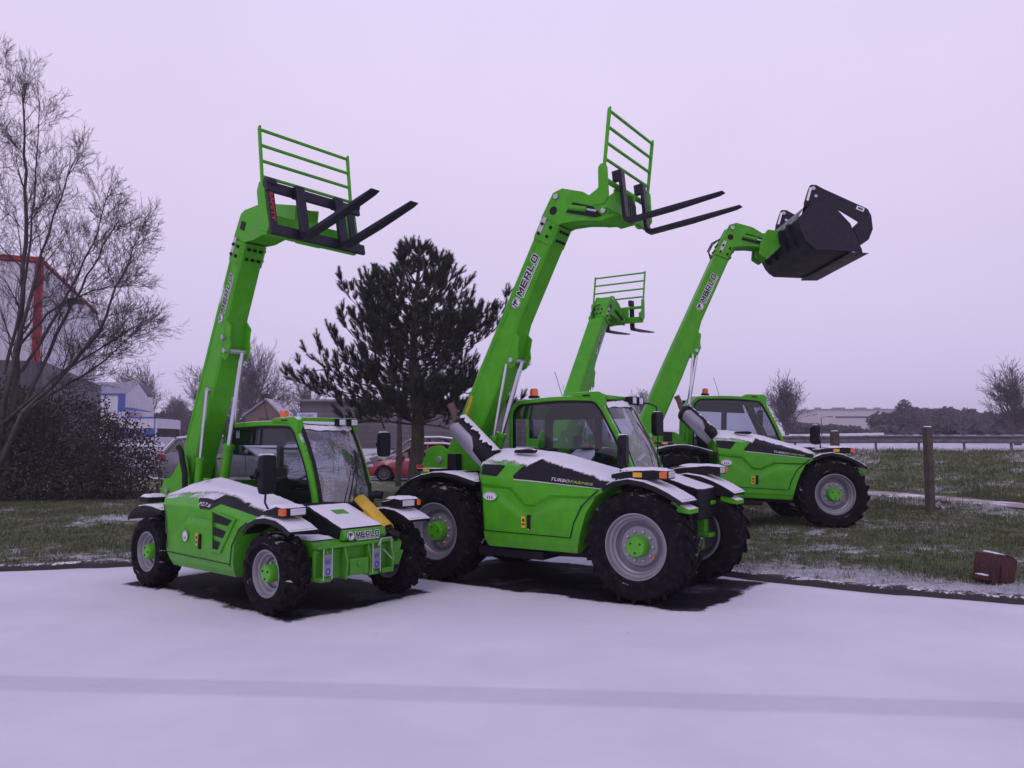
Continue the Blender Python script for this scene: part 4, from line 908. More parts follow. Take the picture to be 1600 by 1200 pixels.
# ------------------------------------------------------------------ parked cars
M['redcar'] = mat('red_car_paint', (.30, .010, .028), .25, coat=.6, var=.05); M['bluecar'] = mat('slate_car_paint', (.05, .055, .075), .3, coat=.6, var=.05); M['silvercar'] = mat('silver_car_paint', (.26, .25, .29), .3, metal=.3, coat=.5, var=.05)
def car(x, y, rz, paint, lab, hatch=True, rear_snow=False):
    """length 4.2 along +x (front), width 1.75"""
    root = empty('parked_car', (x, y, terrain(x, y)), rz); HW = .87
    low = [(2.08, .30), (2.12, .45), (2.06, .62), (1.95, .70), (1.3, .82), (.95, .88), (.0, .93), (-1.2, .98), (-1.95, 1.0), (-2.06, .85), (-2.1, .5), (-2.05, .30)]
    # body cross sections along x
    secs = []
    top = [(-2.08, .62), (-2.03, .90), (-1.9, 1.0), (-1.2, .97), (0, .92), (.95, .86), (1.4, .80), (1.8, .72), (2.03, .60), (2.1, .48)]
    n = 44
    for i in range(n + 1):
        X_ = -2.08 + 4.18 * i / n; zt = interp(top, X_); hw = HW * (1 - .10 * sstep(1.3, 2.1, X_) - .08 * sstep(-1.5, -2.08, X_)); zb_ = .24
        for cx in (1.30, -1.28):
            dd = .345 ** 2 - (X_ - cx) ** 2
            if dd > 0: zb_ = max(zb_, .30 + dd ** .5)
        secs.append([(X_, -hw + .10, zb_), (X_, -hw + .02, zb_ + .01), (X_, -hw, max(zb_ + .02, .55)), (X_, -hw + .03, max(zb_ + .03, zt - .12)), (X_, -hw + .10, zt), (X_, 0, zt + .03), (X_, hw - .10, zt), (X_, hw - .03, max(zb_ + .03, zt - .12)), (X_, hw, max(zb_ + .02, .55)), (X_, hw - .02, zb_ + .01), (X_, hw - .10, zb_)])
    b = MB().use(paint).grid(secs, caps='rows'); body = b.build('body', root, angle=35, bevel=0)
    b = MB().use('black'); b.box((0, 0, .30), (3.9, 1.5, .16)); b.build('underbody', root)
    # greenhouse
    gp = [(.98, .86), (.28, 1.36), (-.1, 1.45), (-.9, 1.46), (-1.55, 1.38), (-1.98, .98)]
    g = MB().use('carglass'); g.grid([[(a, -.74 + .15 * (z_ - .9), z_) for a, z_ in gp], [(a, .74 - .15 * (z_ - .9), z_) for a, z_ in gp]]); 
    for sd in (-1, 1): g.add([(a, sd * (.76 - .22 * (z_ - .9)), z_ - .01) for a, z_ in gp], [list(range(6))])
    g.build('windows', root)
    g = MB().use(paint); R_ = [(.30, 1.36), (-.1, 1.455), (-.9, 1.465), (-1.62, 1.38)]; g.grid([[(a, y_, z_ + .02 * (1 - (y_ / .6) ** 2)) for a, z_ in R_] for y_ in (-.64, -.4, 0, .4, .64)])
    for sd in (-1, 1):
        for p, q, r0 in (((1.0, .86), (.28, 1.37), .035), ((.28, 1.37), (-.1, 1.45), .035), ((-.1, 1.45), (-.9, 1.46), .035), ((-.9, 1.46), (-1.6, 1.38), .04), ((-1.6, 1.38), (-1.98, .98), .055), ((-.38, .92), (-.36, 1.45), .035), ((-1.25, .96), (-1.45, 1.40), .04)): g.tube([(p[0], sd * (.765 - .22 * (p[1] - .9)), p[1]), (q[0], sd * (.765 - .22 * (q[1] - .9)), q[1])], r0, 6)
    g.build('roof', root)
    g = MB().use('carglass'); g = MB().use('black'); 
    for sd in (-1, 1): gapline(g, [(.62, .40), (.60, .90)], sd * .877, .012); gapline(g, [(-.42, .36), (-.40, .92)], sd * .877, .012)
    for sd in (-1, 1): g.box((-.25, sd * .875, .80), (.16, .03, .025)); g.box((-1.15, sd * .875, .83), (.16, .03, .025))
    g.build('door_trim', root)
    for sd in (-1, 1):
        g = MB().use(paint); g.box((.62, sd * .93, 1.0), (.12, .18, .13)); g.build('door_mirror', root, bevel=.03)
        g = MB().use('lens'); g.prism([(1.72, .60), (2.06, .55), (2.0, .64), (1.78, .70)], min(sd * .80, sd * .55), max(sd * .80, sd * .55)); g.build('headlight', root)
        g = MB().use('redlens'); g.box((-2.02, sd * .70, .84), (.14, .26, .20)); g.build('tail_light', root, bevel=.02)
    g = MB().use('black'); g.box((2.06, 0, .45), (.08, 1.1, .16)); g.build('grille', root)
    g = MB().use('white'); g.box((-2.09, 0, .70), (.02, .5, .11)); g.build('number_plate', root)
    for cx in (1.30, -1.28):
        for sd in (-1, 1):
            wl = empty('wheel', (cx, sd * .78, .31), parent=root); t = MB().use('rubber'); t.lathe([(-.09, .21), (-.10, .27), (-.08, .305), (0, .315), (.08, .305), (.10, .27), (.09, .21)], n=32); t.build('tyre', wl)
            t = MB().use('rim'); t.lathe([(sd * .09, .215), (sd * .075, .195), (sd * .05, .19)], n=32)
            for k in range(10): a = 2 * pi * k / 10; t.tube([(.03 * cos(a), sd * .075, .03 * sin(a)), (.20 * cos(a + .06), sd * .08, .20 * sin(a + .06))], .010, 5)
            t.use('black').lathe([(sd * .03, .20), (sd * .03, .001)], n=24); t.build('rim', wl)
    s = MB().use('snow'); s.grid([[(a, y_, z_ + .03 + .02 * (1 - (y_ / .6) ** 2) + .02 * (1 - (y_ / .62) ** 4)) for a, z_ in [(.26, 1.37), (-.1, 1.458), (-.9, 1.467), (-1.58, 1.385)]] for y_ in (-.62, -.55, -.3, 0, .3, .55, .62)]); s.grid([[(.93 - .58 * t, y_ * (1 - .08 * t), .885 + .50 * t * .83 + .02 + .015 * fbm(y_ * 4, t * 4)) for t in (.05, .3, .55, .8, 1)] for y_ in (-.62, -.3, 0, .3, .62)])
    if rear_snow: s.grid([[(-1.60 - .36 * t, y_, 1.39 - .40 * t + .025) for t in (0, .3, .6, 1)] for y_ in (-.6, -.3, 0, .3, .6)])
    s.build('snow_layer', root); return tag(root, lab, 'car', 'cars parked behind the machines')
car(-3.65, 31.5, radians(180), 'redcar', 'red hatchback parked beyond the pine trunk')
car(-4.1, 34.4, radians(180), 'bluecar', 'slate grey car with a snowy roof behind the red one').scale = (1.1, 1.05, 1.15)
car(-10.7, 29.3, radians(28), 'silvercar', 'silver car seen from behind beside the small machine\'s raised boom', rear_snow=True).scale = (1.05, 1.05, 1.16)
# ------------------------------------------------------------------ telehandler parts
def put_logo(mb, c, ex, ey, r, top, bot):
    """octagonal emblem with two chevrons"""
    c, ex, ey = Vector(c), Vector(ex), Vector(ey); n = ex.cross(ey).normalized()
    def poly(m, pts, off): mb.use(m); mb.add([c + ex * a * r + ey * b * r + n * off for a, b in pts], [list(range(len(pts)))])
    def octo(k): return [(k * cos(pi / 8 + pi / 4 * i), k * sin(pi / 8 + pi / 4 * i)) for i in range(8)]
    poly('white', octo(1.0), .001); poly('blacktext', octo(.93), .002); poly('white', octo(.84), .003)
    for dx in (-.34, .10):
        poly('blacktext', [(dx - .38, -.55), (dx - .20, -.55), (dx - .02, .25), (dx + .14, -.1), (dx + .30, .25), (dx + .42, -.2), (dx + .48, .1), (dx + .36, .62), (dx + .22, .62), (dx + .12, .3), (dx, .62), (dx - .14, .62)], .004 + dx * .001)
LET = {
 'M': [[(0, 0), (0, 1), (.24, 1), (.5, .52), (.76, 1), (1, 1), (1, 0), (.78, 0), (.78, .62), (.56, .22), (.44, .22), (.22, .62), (.22, 0)]],
 'E': [[(0, 0), (0, 1), (.92, 1), (.92, .78), (.25, .78), (.25, .61), (.85, .61), (.85, .39), (.25, .39), (.25, .22), (.92, .22), (.92, 0)]],
 'R': [[(0, 0), (0, 1), (.8, 1), (.95, .85), (.95, .48), (.8, .34), (.98, 0), (.72, 0), (.56, .34), (.25, .34), (.25, .54), (.70, .54), (.70, .80), (.25, .80), (.25, .34), (.22, 0)]],
 'L': [[(0, 0), (0, 1), (.24, 1), (.24, .22), (.85, .22), (.85, 0)]],
 'O': [[(0, .15), (0, .85), (.15, 1), (.5, 1), (.5, .79), (.25, .79), (.25, .21), (.5, .21), (.5, 0), (.15, 0)], [(.5, 0), (.5, .21), (.75, .21), (.75, .79), (.5, .79), (.5, 1), (.85, 1), (1, .85), (1, .15), (.85, 0)]]}
def wide_word(mb, o, ex, ey, n, h, w):
    """five wide square letters, black with a pale outline"""
    lw = w / 5.5; k = 0
    for i, ch in enumerate('MERLO'):
        x0 = i * lw * 1.12
        for poly in LET[ch]:
            if ch == 'R': poly = [(0, 0), (0, 1), (.8, 1), (.95, .85), (.95, .48), (.8, .36), (.98, 0), (.72, 0), (.55, .36), (.25, .36), (.25, 0)]
            P = [(x0 + lw * (p[0] + .15 * p[1]), h * p[1]) for p in poly]; Q = inset(P, -h * .09)
            mb.use('white').add([o + ex * p + ey * q + n * (.001 + .0003 * k) for p, q in Q], [list(range(len(Q)))]); k += 1
            mb.use('blacktext').add([o + ex * p + ey * q + n * .0035 for p, q in P], [list(range(len(P)))])
            if ch == 'R': mb.use('white').add([o + ex * (x0 + lw * (p + .15 * q)) + ey * h * q + n * .0045 for p, q in ((.27, .56), (.68, .56), (.68, .78), (.27, .78))], [(0, 1, 2, 3)])
def merlo(mb, o, ex, ey, h, w, r=None):
    """emblem + outlined word; o = lower-left of the emblem"""
    o, ex, ey = Vector(o), Vector(ex), Vector(ey); n = ex.cross(ey).normalized(); r = r or h * .78
    put_logo(mb, o + ex * r + ey * h * .5, ex, ey, r, 'white', 'black')
    t0 = o + ex * (2 * r + h * .22); tw = w - 2 * r - h * .22
    wide_word(mb, t0, ex, ey, n, h, tw)
    mb.use('white'); mb.add([t0 + ex * a + ey * b + n * .001 for a, b in ((0, -h * .32), (tw, -h * .32), (tw, -h * .2), (0, -h * .2))], [(0, 1, 2, 3)])
def oval_sticker(mb, c, a, b, y):
    mb.use('white'); mb.add([(c[0] + a * cos(t), y, c[1] + b * sin(t)) for t in [2 * pi * k / 28 for k in range(28)]], [list(range(28))])
    mb.use('bluetext'); mb.add([(c[0] + a * .9 * cos(t), y - .001, c[1] + b * .9 * sin(t)) for t in [pi * k / 10 for k in range(11)]] + [(c[0] + a * .84 * cos(t), y - .001, c[1] + b * .80 * sin(t)) for t in [pi * k / 10 for k in range(11)]][::-1], [list(range(22))])
    mb.use('blacktext')
    for q in (-.35, -.02, .32): mb.add([(c[0] + a * (q + dx), y - .0015, c[1] + b * dz) for dx, dz in ((-.09, -.62), (.10, -.62), (.03, .02), (-.05, .02))], [(0, 1, 2, 3)])
def boom_tf(px, pz, ang, pit=0):
    c, s = cos(ang), sin(ang); cp, sp = cos(pit), sin(pit)
    def f(p):
        X, Z = px + p.x * c - p.z * s, pz + p.x * s + p.z * c
        return V(X * cp + Z * sp, p.y, -X * sp + Z * cp)
    return f
def car_tf(cx, cz, tau, pit=0): return boom_tf(cx, cz, tau, pit)
def chamfer_sec(u, yl, yr, vb, vt, c): return [(u, yl + c, vb), (u, yr - c, vb), (u, yr, vb + c), (u, yr, vt - c), (u, yr - c, vt), (u, yl + c, vt), (u, yl, vt - c), (u, yl, vb + c), (u, yl + c, vb)]
def make_boom(root, tf, yc, hw, L, sections, lugu, textu, texth, texty, textw, head, arm_y):
    mb = MB(tf).use('green_boom'); mb.grid([chamfer_sec(u, yc - hw, yc + hw, vb - .02, vt + .015, .022) for u, vb, vt in sections], caps='rows')
    # cylinder lug plates
    for sd in (-1, 1): mb.prism([(lugu - .15, sections[1][1] + .1), (lugu - .17, -.42), (lugu - .12, -.455), (lugu + .02, -.455), (lugu + .10, -.40), (lugu + .24, -.36), (lugu + .30, -.20)], yc + sd * (hw - .02) - .012, yc + sd * (hw - .02) + .012)
    mb.use('steel'); mb.lathe([(yc - hw - .03, .001), (yc - hw - .03, .03), (yc + hw + .03, .03), (yc + hw + .03, .001)], c=(lugu - .06, 0, -.40), n=16)
    # weld seam and small brackets
    mb.use('green_boom'); mb.box((L * .55, yc - hw - .003, sections[-1][1] * .5 + .06), (L * .7, .006, .02))
    boom = mb.build('boom', root, angle=30)
    # collar
    vb = sections[-1][1]; b = MB(tf).use('green_boom')
    b.grid([chamfer_sec(u, yc - hw - .022, yc + hw + .022, vb - .03, .025, .04) for u in (L - .30, L - .04)], caps='rows')
    b.use('black')
    for u in (L - .22, L - .10):
        for v in (-.05, vb + .05):
            for sd in (-1, 1): b.lathe([(yc + sd * (hw + .045), .001), (yc + sd * (hw + .045), .02), (yc + sd * (hw + .02), .022)], c=(u, 0, v), n=6)
        for yy in (-.08, 0, .08): b.box((u, yc + yy, vb - .04), (.035, .035, .03)); b.box((u, yc + yy, .035), (.03, .03, .02))
    b.use('steel').box((L - .12, yc - hw - .026, -.05), (.22, .006, .06))
    b.build('collar', boom, bevel=.004)
    b = MB(tf); merlo(b, (textu, yc - hw - .004, texty), (1, 0, 0), (0, 0, 1), texth, textw); b.build('lettering', boom)
    # hoses at the collar
    b = MB(tf).use('black')
    for k in range(3): b.tube([(L - .35 + .02 * k, yc + hw * .5 - .03 * k, .02), (L - .25, yc + hw * .5 - .03 * k, .10 + .02 * k), (L - .08, yc + hw * .5 - .03 * k, .09 + .02 * k), (L + .06, yc + hw * .4 - .03 * k, .02)], .009, 6)
    b.build('hose', boom)
    # head
    h = MB(tf).use('green_boom')
    for sd in (-1, 1): h.prism(head, yc + sd * (hw - .005) - .01, yc + sd * (hw - .005) + .01)
    top = head[1:head.index(max(head, key=lambda p: -p[1])) + 1] if 0 else None
    n = len(head); a = inset(head, .015); ring(h, a, inset(a, .012), yc - hw + .01, yc + hw - .01)
    h.use('steel')
    for (u, v, r) in arm_y: h.lathe([(yc - hw - .03, .001), (yc - hw - .03, r), (yc + hw + .03, r), (yc + hw + .03, .001)], c=(u, 0, v), n=20)
    hd = h.build('boom_head', root, bevel=.004)
    return boom, hd
def cylinder(root, tf, a, b, split, r1, r2, name='lift_cylinder'):
    a, b = Vector(a), Vector(b); m = a + (b - a) * split; c = MB(tf).use('green')
    c.tube([a, m - (b - a).normalized() * .05], r1, 16); c.tube([m - (b - a).normalized() * .06, m], r1 * 1.18, 16)
    o = c.build(name, root, bevel=.004)
    r = MB(tf).use('chrome'); r.tube([m, b], r2, 14); r.build('rod', o); return o
def forks(root, tf, ys, length, hgt, wd=.10, bend=.05):
    for y in ys:
        f = MB(tf).use('black_steel')
        f.prism([(-.005, hgt), (.04, hgt - .01), (.042, .12), (.05, .06), (.10, .045), (length * .5, .05), (length, .055), (length + .01, .045), (length * .95, .028), (length * .5, .0), (.05, -.005), (.01, .02), (-.002, .08)], y - wd / 2, y + wd / 2)
        # taper towards the tip
        for i, v in enumerate(f.v): pass
        f.use('black_steel').box((-.04, y, hgt - .06), (.09, wd * .8, .12)); f.build('fork', root, bevel=.006)
def guard(root, tf, y0, y1, pts, bars, mt='green_boom', r=.018, wd=.055):
    g = MB(tf).use(mt)
    for y in (y0, y1):
        g.prism([(pts[0][0] - .016, pts[0][1]), (pts[0][0] + .016, pts[0][1]), (pts[1][0] + .016, pts[1][1] - .03), (pts[1][0] + .02, pts[1][1] + .02), (pts[1][0] - .016, pts[1][1])], y - wd / 2 * .5, y + wd / 2 * .5)
    for z in bars:
        t = (z - pts[0][1]) / (pts[1][1] - pts[0][1]); x = pts[0][0] + (pts[1][0] - pts[0][0]) * t; g.tube([(x, y0, z), (x, y1, z)], r, 8)
    return g.build('load_guard', root)
def beacon(root, p, s=1):
    b = MB().use('black'); x, y, z = p
    for k, (m, pr) in enumerate((('black', [(0, .065), (.025, .065), (.028, .05)]), ('orange', [(.028, .05), (.09, .048), (.11, .035), (.118, .001)]))):
        b.use(m); vs = [(x + r * s * cos(t), y + r * s * sin(t), z + h * s) for h, r in pr for t in [2 * pi * q / 20 for q in range(20)]]
        b.add(vs, [(i * 20 + q, i * 20 + (q + 1) % 20, (i + 1) * 20 + (q + 1) % 20, (i + 1) * 20 + q) for i in range(len(pr) - 1) for q in range(20)])
    return b.build('beacon', root)
def mirror(root, arm, c, d, snow=True, yaw=0):
    b = MB().use('black'); b.tube(arm, .011, 8); R = Matrix.Rotation(yaw, 3, 'Z')
    b.prism(rounded([(-d[1] / 2, -d[2] / 2), (d[1] / 2, -d[2] / 2), (d[1] / 2, d[2] / 2), (-d[1] / 2, d[2] / 2)], .035), -d[0] / 2, d[0] / 2, 'x') if 0 else None
    q = rounded([(-d[1] / 2, -d[2] / 2), (d[1] / 2, -d[2] / 2), (d[1] / 2, d[2] / 2), (-d[1] / 2, d[2] / 2)], .04)
    for x0, k in ((-d[0] / 2, .8),): pass
    n = len(q); rows = []
    for xx, k in ((-d[0] / 2, .78), (-d[0] * .2, .97), (d[0] * .3, 1), (d[0] / 2, .97)): rows.append([R @ V(xx, a * k, b_ * k) + Vector(c) for a, b_ in q + q[:1]])
    b.grid(rows); b.add([R @ V(-d[0] / 2, a * .78, b_ * .78) + Vector(c) for a, b_ in q], [list(range(n))]); b.add([R @ V(d[0] / 2, a * .97, b_ * .97) + Vector(c) for a, b_ in q], [list(range(n))])
    b.box(Vector(c) + R @ V(.0, 0, 0) + V(-.0, -d[1] / 2 - .01, 0), (.03, .03, .05))
    o = b.build('mirror', root, angle=45)
    if snow: s = MB(); lumpy_snow(s, (c[0], c[1], c[2] + d[2] / 2 - .004), (d[0] * .6, d[1] * .8, .012)); s.build('snow_layer', o)
    return o
def lamp_unit(root, x0, x1, y0, y1, z0, z1, side, lens_first=True):
    """lamp housing on a mudguard: lens faces forward, indicator on the outer corner"""
    b = MB().use('black_snow')
    b.prism([(x0, z0), (x1, z0), (x1, z1), (x1 - .12, z1 + .012), (x0 + .15, z1 - .01), (x0, z0 + .05)], y0, y1); o = b.build('lamp_housing', root, bevel=.012)
    ys = min(y0, y1) if side < 0 else max(y0, y1); yi = max(y0, y1) if side < 0 else min(y0, y1)
    w = abs(y1 - y0); sg = 1 if side < 0 else -1
    l = MB().use('lens').box((x1 + .006, yi - sg * w * .38, (z0 + z1) / 2), (.02, w * .62, (z1 - z0) * .72)); l.use('black').box((x1 + .004, yi - sg * w * .38, (z0 + z1) / 2), (.014, w * .70, (z1 - z0) * .84)); l.build('headlight', o, bevel=.006)
    l = MB().use('orange').box((x1 - .02, ys + sg * .015, (z0 + z1) / 2), (.075, .05, (z1 - z0) * .72)); l.build('indicator', o, bevel=.008)
    s = MB(); lumpy_snow(s, ((x0 + x1) / 2 + .03, (y0 + y1) / 2, z1 - .004), ((x1 - x0) * .8, w * .92, .028)); s.build('snow_layer', o)
    return o
def cab(root, prof, rad, y0, y1, glass_mat, ws_mat, bw=.055, dk=.03, sill=None, door_far=True):
    """cab from an outline prof (x,z) listed from rear bottom, over the roof, to front bottom"""
    A = rounded(prof, rad, 5); B = inset(A, -bw) if 0 else inset(A, bw); Bi = inset(B, dk)
    fr = MB().use('green_snow')
    for ya, yb in ((y0, y0 + .06), (y1 - .06, y1)): ring(fr, A, B, ya, yb)
    zt = max(p[1] for p in A); xs = [p[0] for p in A]
    fo = fr.build('cab_frame', root, bevel=.008)
    rb = MB().use('black')
    for ya, yb in ((y0 + .008, y0 + .04), (y1 - .04, y1 - .008)): ring(rb, inset(A, bw - .004), Bi, ya, yb)
    rb.build('window_seal', fo)
    for y in (y0 + .022, y1 - .022):
        g = MB().use(glass_mat); g.add([(p[0], y, p[1]) for p in inset(A, bw + dk * .6)], [list(range(len(A)))]); g.build('side_window', fo)
    return fo, A
def interior(root, x, y, z, s=1.0, card=True):
    b = MB().use('seat')
    b.prism(rounded([(x - .25, z), (x + .22, z + .02), (x + .24, z + .12), (x - .22, z + .12)], .04), y - .22, y + .22)
    b.prism(rounded([(x - .30, z + .08), (x - .20, z + .08), (x - .32, z + .62 * s), (x - .42, z + .60 * s)], .04), y - .21, y + .21); b.build('seat', root, bevel=.02)
    b = MB().use('black'); b.prism([(x + .45, z - .25), (x + .75, z - .25), (x + .72, z + .25), (x + .62, z + .34), (x + .48, z + .2)], y - .16, y + .16); b.box((x - .05, y - .32, z + .15), (.6, .08, .22)); b.build('dashboard', root, bevel=.015)
    b = MB().use('black'); c = V(x + .42, y, z + .42); ax = Matrix.Rotation(radians(-32), 3, 'Y')
    ringp = [c + ax @ V(.18 * cos(t), .18 * sin(t), 0) for t in [2 * pi * k / 28 for k in range(29)]]; b.tube(ringp, .014, 8, cap=False)
    b.tube([c, c + V(.14, 0, -.3)], .03, 10)
    for t in (0, 2.1, 4.2): b.tube([c, c + ax @ V(.18 * cos(t), .18 * sin(t), 0)], .01, 6)
    b.build('steering_wheel', root)
    if card: b = MB().use('paleblue'); b.box((x - .10, y + .2, z + .24), (.15, .02, .22)); b.use('black').box((x - .10, y + .2, z + .36), (.2, .06, .02)); b.build('document_holder', root)

def farm_handler(loc, heading, pit, ang, piv, L, tool, key='farm'):
    root = empty('telehandler', loc); root.rotation_euler = (0, -pit, heading)
    hx = 1.34
    for i, (x, sd) in enumerate(((hx, -1), (-hx, -1), (hx, 1), (-hx, 1))):
        add_wheel(root, key, (.6, .42, .34, 20, 'farm'), x, sd * .82, .6 - (.0), sd > 0, i * .4)
    # chassis
    c = MB().use('green'); c.prism([(-2.0, .62), (-1.8, .48), (1.35, .48), (1.5, .62), (1.5, .85), (1.2, .95), (.8, .95), (-.8, .95), (-1.9, 1.0)], -.36, .02)
    c.box((0, .5, .55), (1.6, .9, .14)); c.use('black'); c.box((-.1, .0, .47), (2.2, 1.5, .12)); c.box((-.3, -.7, .40), (.9, .4, .10))
    c.build('chassis', root, bevel=.015)
    for x in (-hx, hx):
        a = MB().use('green'); a.tube([(x, -.66, .6), (x, -.3, .6), (x, .3, .6), (x, .66, .6)], [.09, .12, .12, .09], 14)
        for sd in (-1, 1): a.box((x, sd * .56, .6), (.26, .10, .42)); a.box((x + .14, sd * .5, .78), (.1, .12, .05)); a.tube([(x + .13, sd * .56, .42), (x + .13, sd * .56, .80)], .045, 10)
        a.use('chrome').tube([(x + .2, -.5, .62), (x + .2, .5, .62)], .022, 8); a.build('axle', root, bevel=.01)
    c = MB().use('black'); c.prism([(1.3, .5), (1.55, .55), (1.6, .95), (1.3, 1.05)], -.34, .0); c.use('green').box((1.52, .50, .78), (.10, .12, .42)); c.box((1.56, .50, .98), (.2, .16, .05)); c.box((1.56, .50, .60), (.16, .16, .05)); c.build('front_beam', root, bevel=.01)
    for ya, yb in ((-.92, -.66), (.62, .88)): c = MB().use('green_snow'); c.prism([(1.70, 1.075), (1.80, 1.045), (1.90, 1.005), (1.90, .955), (1.78, .97), (1.70, 1.0)], ya, yb); c.build('step_plate', root, bevel=.006)
    # rear pivot ears
    c = MB().use('green_boom'); ear = rounded([(-2.05, .95), (-2.06, 1.35), (-1.93, 1.62), (-1.72, 1.66), (-1.55, 1.55), (-1.25, 1.55), (-.85, 1.15), (-.75, .85)], .08)
    for y in (-.42, -.005): c.prism(ear, y - .015, y + .015)
    c.box((-1.9, -.2, 1.02), (.2, .38, .16)); c.build('pivot_plate', root, bevel=.006)
    c = MB().use('steel'); c.lathe([(-.46, .001), (-.46, .045), (.04, .045), (.04, .001)], c=(-1.73, 0, 1.46), n=18); c.use('black').box((-1.42, -.52, 1.40), (.14, .12, .28)); c.box((-1.3, -.6, 1.2), (.5, .3, .25)); c.build('pivot_pin', root, bevel=.006)
    # ---------------- engine hood
    def relief(x, z):
        line = interp([(-.66, 1.17), (-.45, 1.10), (-.05, .87), (.05, .87), (.30, 1.0), (.45, 1.04), (1.0, 1.05)], x)
        top = interp([(-.66, 1.18), (-.25, 1.16), (-.05, .98), (.08, .97), (.30, 1.08), (1.0, 1.10)], x)
        d = .022 * sstep(line + .0, line - .035, z) * 0
        return .026 * sstep(top + .012, top - .012, z) - .02 * sstep(line + .01, line - .07, z)
    H = Hood([
        (-.50, .62, -.86, .47), (-.55, .63, -.965, .475), (-.60, .645, -.995, .56), (-.615, .675, -1.0, .68), (-.63, .74, -1.0, .90), (-.65, .86, -.995, 1.10),
        (-.67, 1.0, -.985, [(-.7, 1.28), (.0, 1.25), (.86, 1.19), (1.0, 1.175)]),
        (-.70, 1.04, -.93, [(-.7, 1.41), (-.39, 1.43), (0, 1.39), (.8, 1.275), (1.04, 1.235)]),
        (-.76, 1.08, -.76, [(-.76, 1.51), (-.39, 1.53), (0, 1.49), (.8, 1.36), (1.08, 1.29)]),
        (-.80, 1.10, -.50, [(-.8, 1.585), (-.4, 1.60), (.19, 1.545), (.66, 1.43), (1.1, 1.33)]),
        (-.78, 1.10, -.40, [(-.8, 1.57), (-.4, 1.585), (.19, 1.53), (.66, 1.41), (1.1, 1.31)]),
        (-.70, 1.0, -.385, [(-.8, 1.4), (1.1, 1.2)]), (-.6, .9, -.38, .9)], relief)
    hm = H.mesh(70, 7).build('engine_hood', root, angle=28)
    g = MB().use('black'); yy = -1.0035
    gapline(g, [(-.60, .655), (-.612, .80), (-.632, 1.05), (-.655, 1.20), (-.675, 1.30), (-.70, 1.36)], -1.0035 + .0, .016)
    gapline(g, [(-.60, .655), (.56, .64)], -1.0035, .010); gapline(g, [(.56, .64), (.60, .80), (.70, .99), (.90, 1.17)], -1.0035, .014)
    g.build('panel_gap', hm)
    g = MB().use('black'); H.patch(g, [(-.19, 6.05), (.90, 6.05), (.98, 6.45), (-.21, 6.25)], 40, 3, .007); H.patch(g, [(-.21, 6.25), (.98, 6.45), (1.02, 8.2), (.06, 8.2)], 40, 12, .007); g.build('black_trim', hm)
    g = MB().use('silvertext'); H.patch(g, [(-.19, 5.96), (.93, 5.96), (.93, 6.02), (-.19, 6.02)], 30, 1, .008)
    mp = lambda x0: (lambda a, b: H.at(x0 + a, 6.22 + b * 6.5, .010))
    g.use('silvertext'); put_text(g, 'TURBO', (0, 0, 0), (1, 0, 0), (0, 0, 1), .048, .24, .01, .2, mp=mp(.30)); g.use('limetext'); put_text(g, 'FARMER', (0, 0, 0), (1, 0, 0), (0, 0, 1), .048, .28, .0, .2, mp=mp(.548)); g.build('lettering', hm)
    g = MB().use('black'); H.patch(g, [(-.66, 6.2), (-.44, 6.1), (-.34, 6.9), (-.68, 7.1)], 10, 5, .006)
    g.use('green'); 
    for k in range(3): l = 6.3 + k * .22; H.patch(g, [(-.60, l), (-.46 + .02 * k, l - .03), (-.45 + .02 * k, l + .02), (-.61, l + .05)], 6, 1, .010) if k == 9 else None
    g.build('air_intake', hm)
    g = MB(); oval_sticker(g, (-.51, 1.06), .095, .050, -1.016); g.build('oval_sticker', hm); g = MB().use('labelyellow').box((-.05, -1.0, .78), (.055, .01, .13)); g.use('blacktext').box((-.05, -1.0055, .80), (.03, .002, .03)); g.box((-.05, -1.0055, .755), (.035, .002, .02)); g.build('warning_label', hm)
    g = MB().use('black').box((.02, -1.0, .78), (.04, .03, .17)); g.use('steel').box((.02, -1.004, .70), (.03, .03, .02)); g.build('door_latch', hm, bevel=.008)
    H.snow([(-.8, 7.3), (-.4, 7.15), (-.05, 6.95), (.05, 7.9), (.3, 7.55), (.7, 7.2), (1.1, 6.9)], 9.9, -.79, 1.08, .016, seed=key.__hash__() % 7 + 1, amp=.3, nx=160, nl=18).build('snow_layer', hm, angle=60)
    # raised vent cap on the hood
    g = MB().use('black_snow'); g.prism(rounded([(-.32, 1.56), (-.05, 1.555), (-.02, 1.60), (-.10, 1.615), (-.30, 1.60)], .02), -.80, -.72); g.build('filler_cap', hm, bevel=.01)
    # ---------------- cab
    prof = [(-.92, .75), (-.92, 2.10), (-.80, 2.235), (-.17, 2.275), (.36, 2.25), (.47, 2.14), (.70, 1.74), (.88, 1.32), (.95, .95), (.80, .60), (-.6, .55)]
    # side frame only spans above the hood line; lower body is the floor pan
    fo, A = cab(root, prof, [.1, .14, .1, .3, .12, .3, .5, .3, .2, .1, .1], .0, .93, 'glass', 'wetglass')
    k = MB().use('green'); k.box((.0, .95, 1.0), (1.5, .03, .75)); k.box((-.905, .465, 1.05), (.03, .81, .9)); k.use('black').box((.0, .46, .68), (1.6, .8, .06)); k.use('black').box((0, .045, 1.05), (1.55, .02, .7))
    k.build('cab_body', root, bevel=.01)
    r = MB().use('green_snow'); top = [(-.90, 2.05), (-.80, 2.215), (-.17, 2.255), (.30, 2.24), (.42, 2.19)]
    r.grid([[(a, y, b + .02 * sin(pi * (y - .02) / .89) + .012) for a, b in top] for y in (.062, .2, .35, .5, .65, .8, .868)]); r.grid([[(a, y, b - .05) for a, b in top] for y in (.062, .868)]); r.build('roof', root, angle=50)
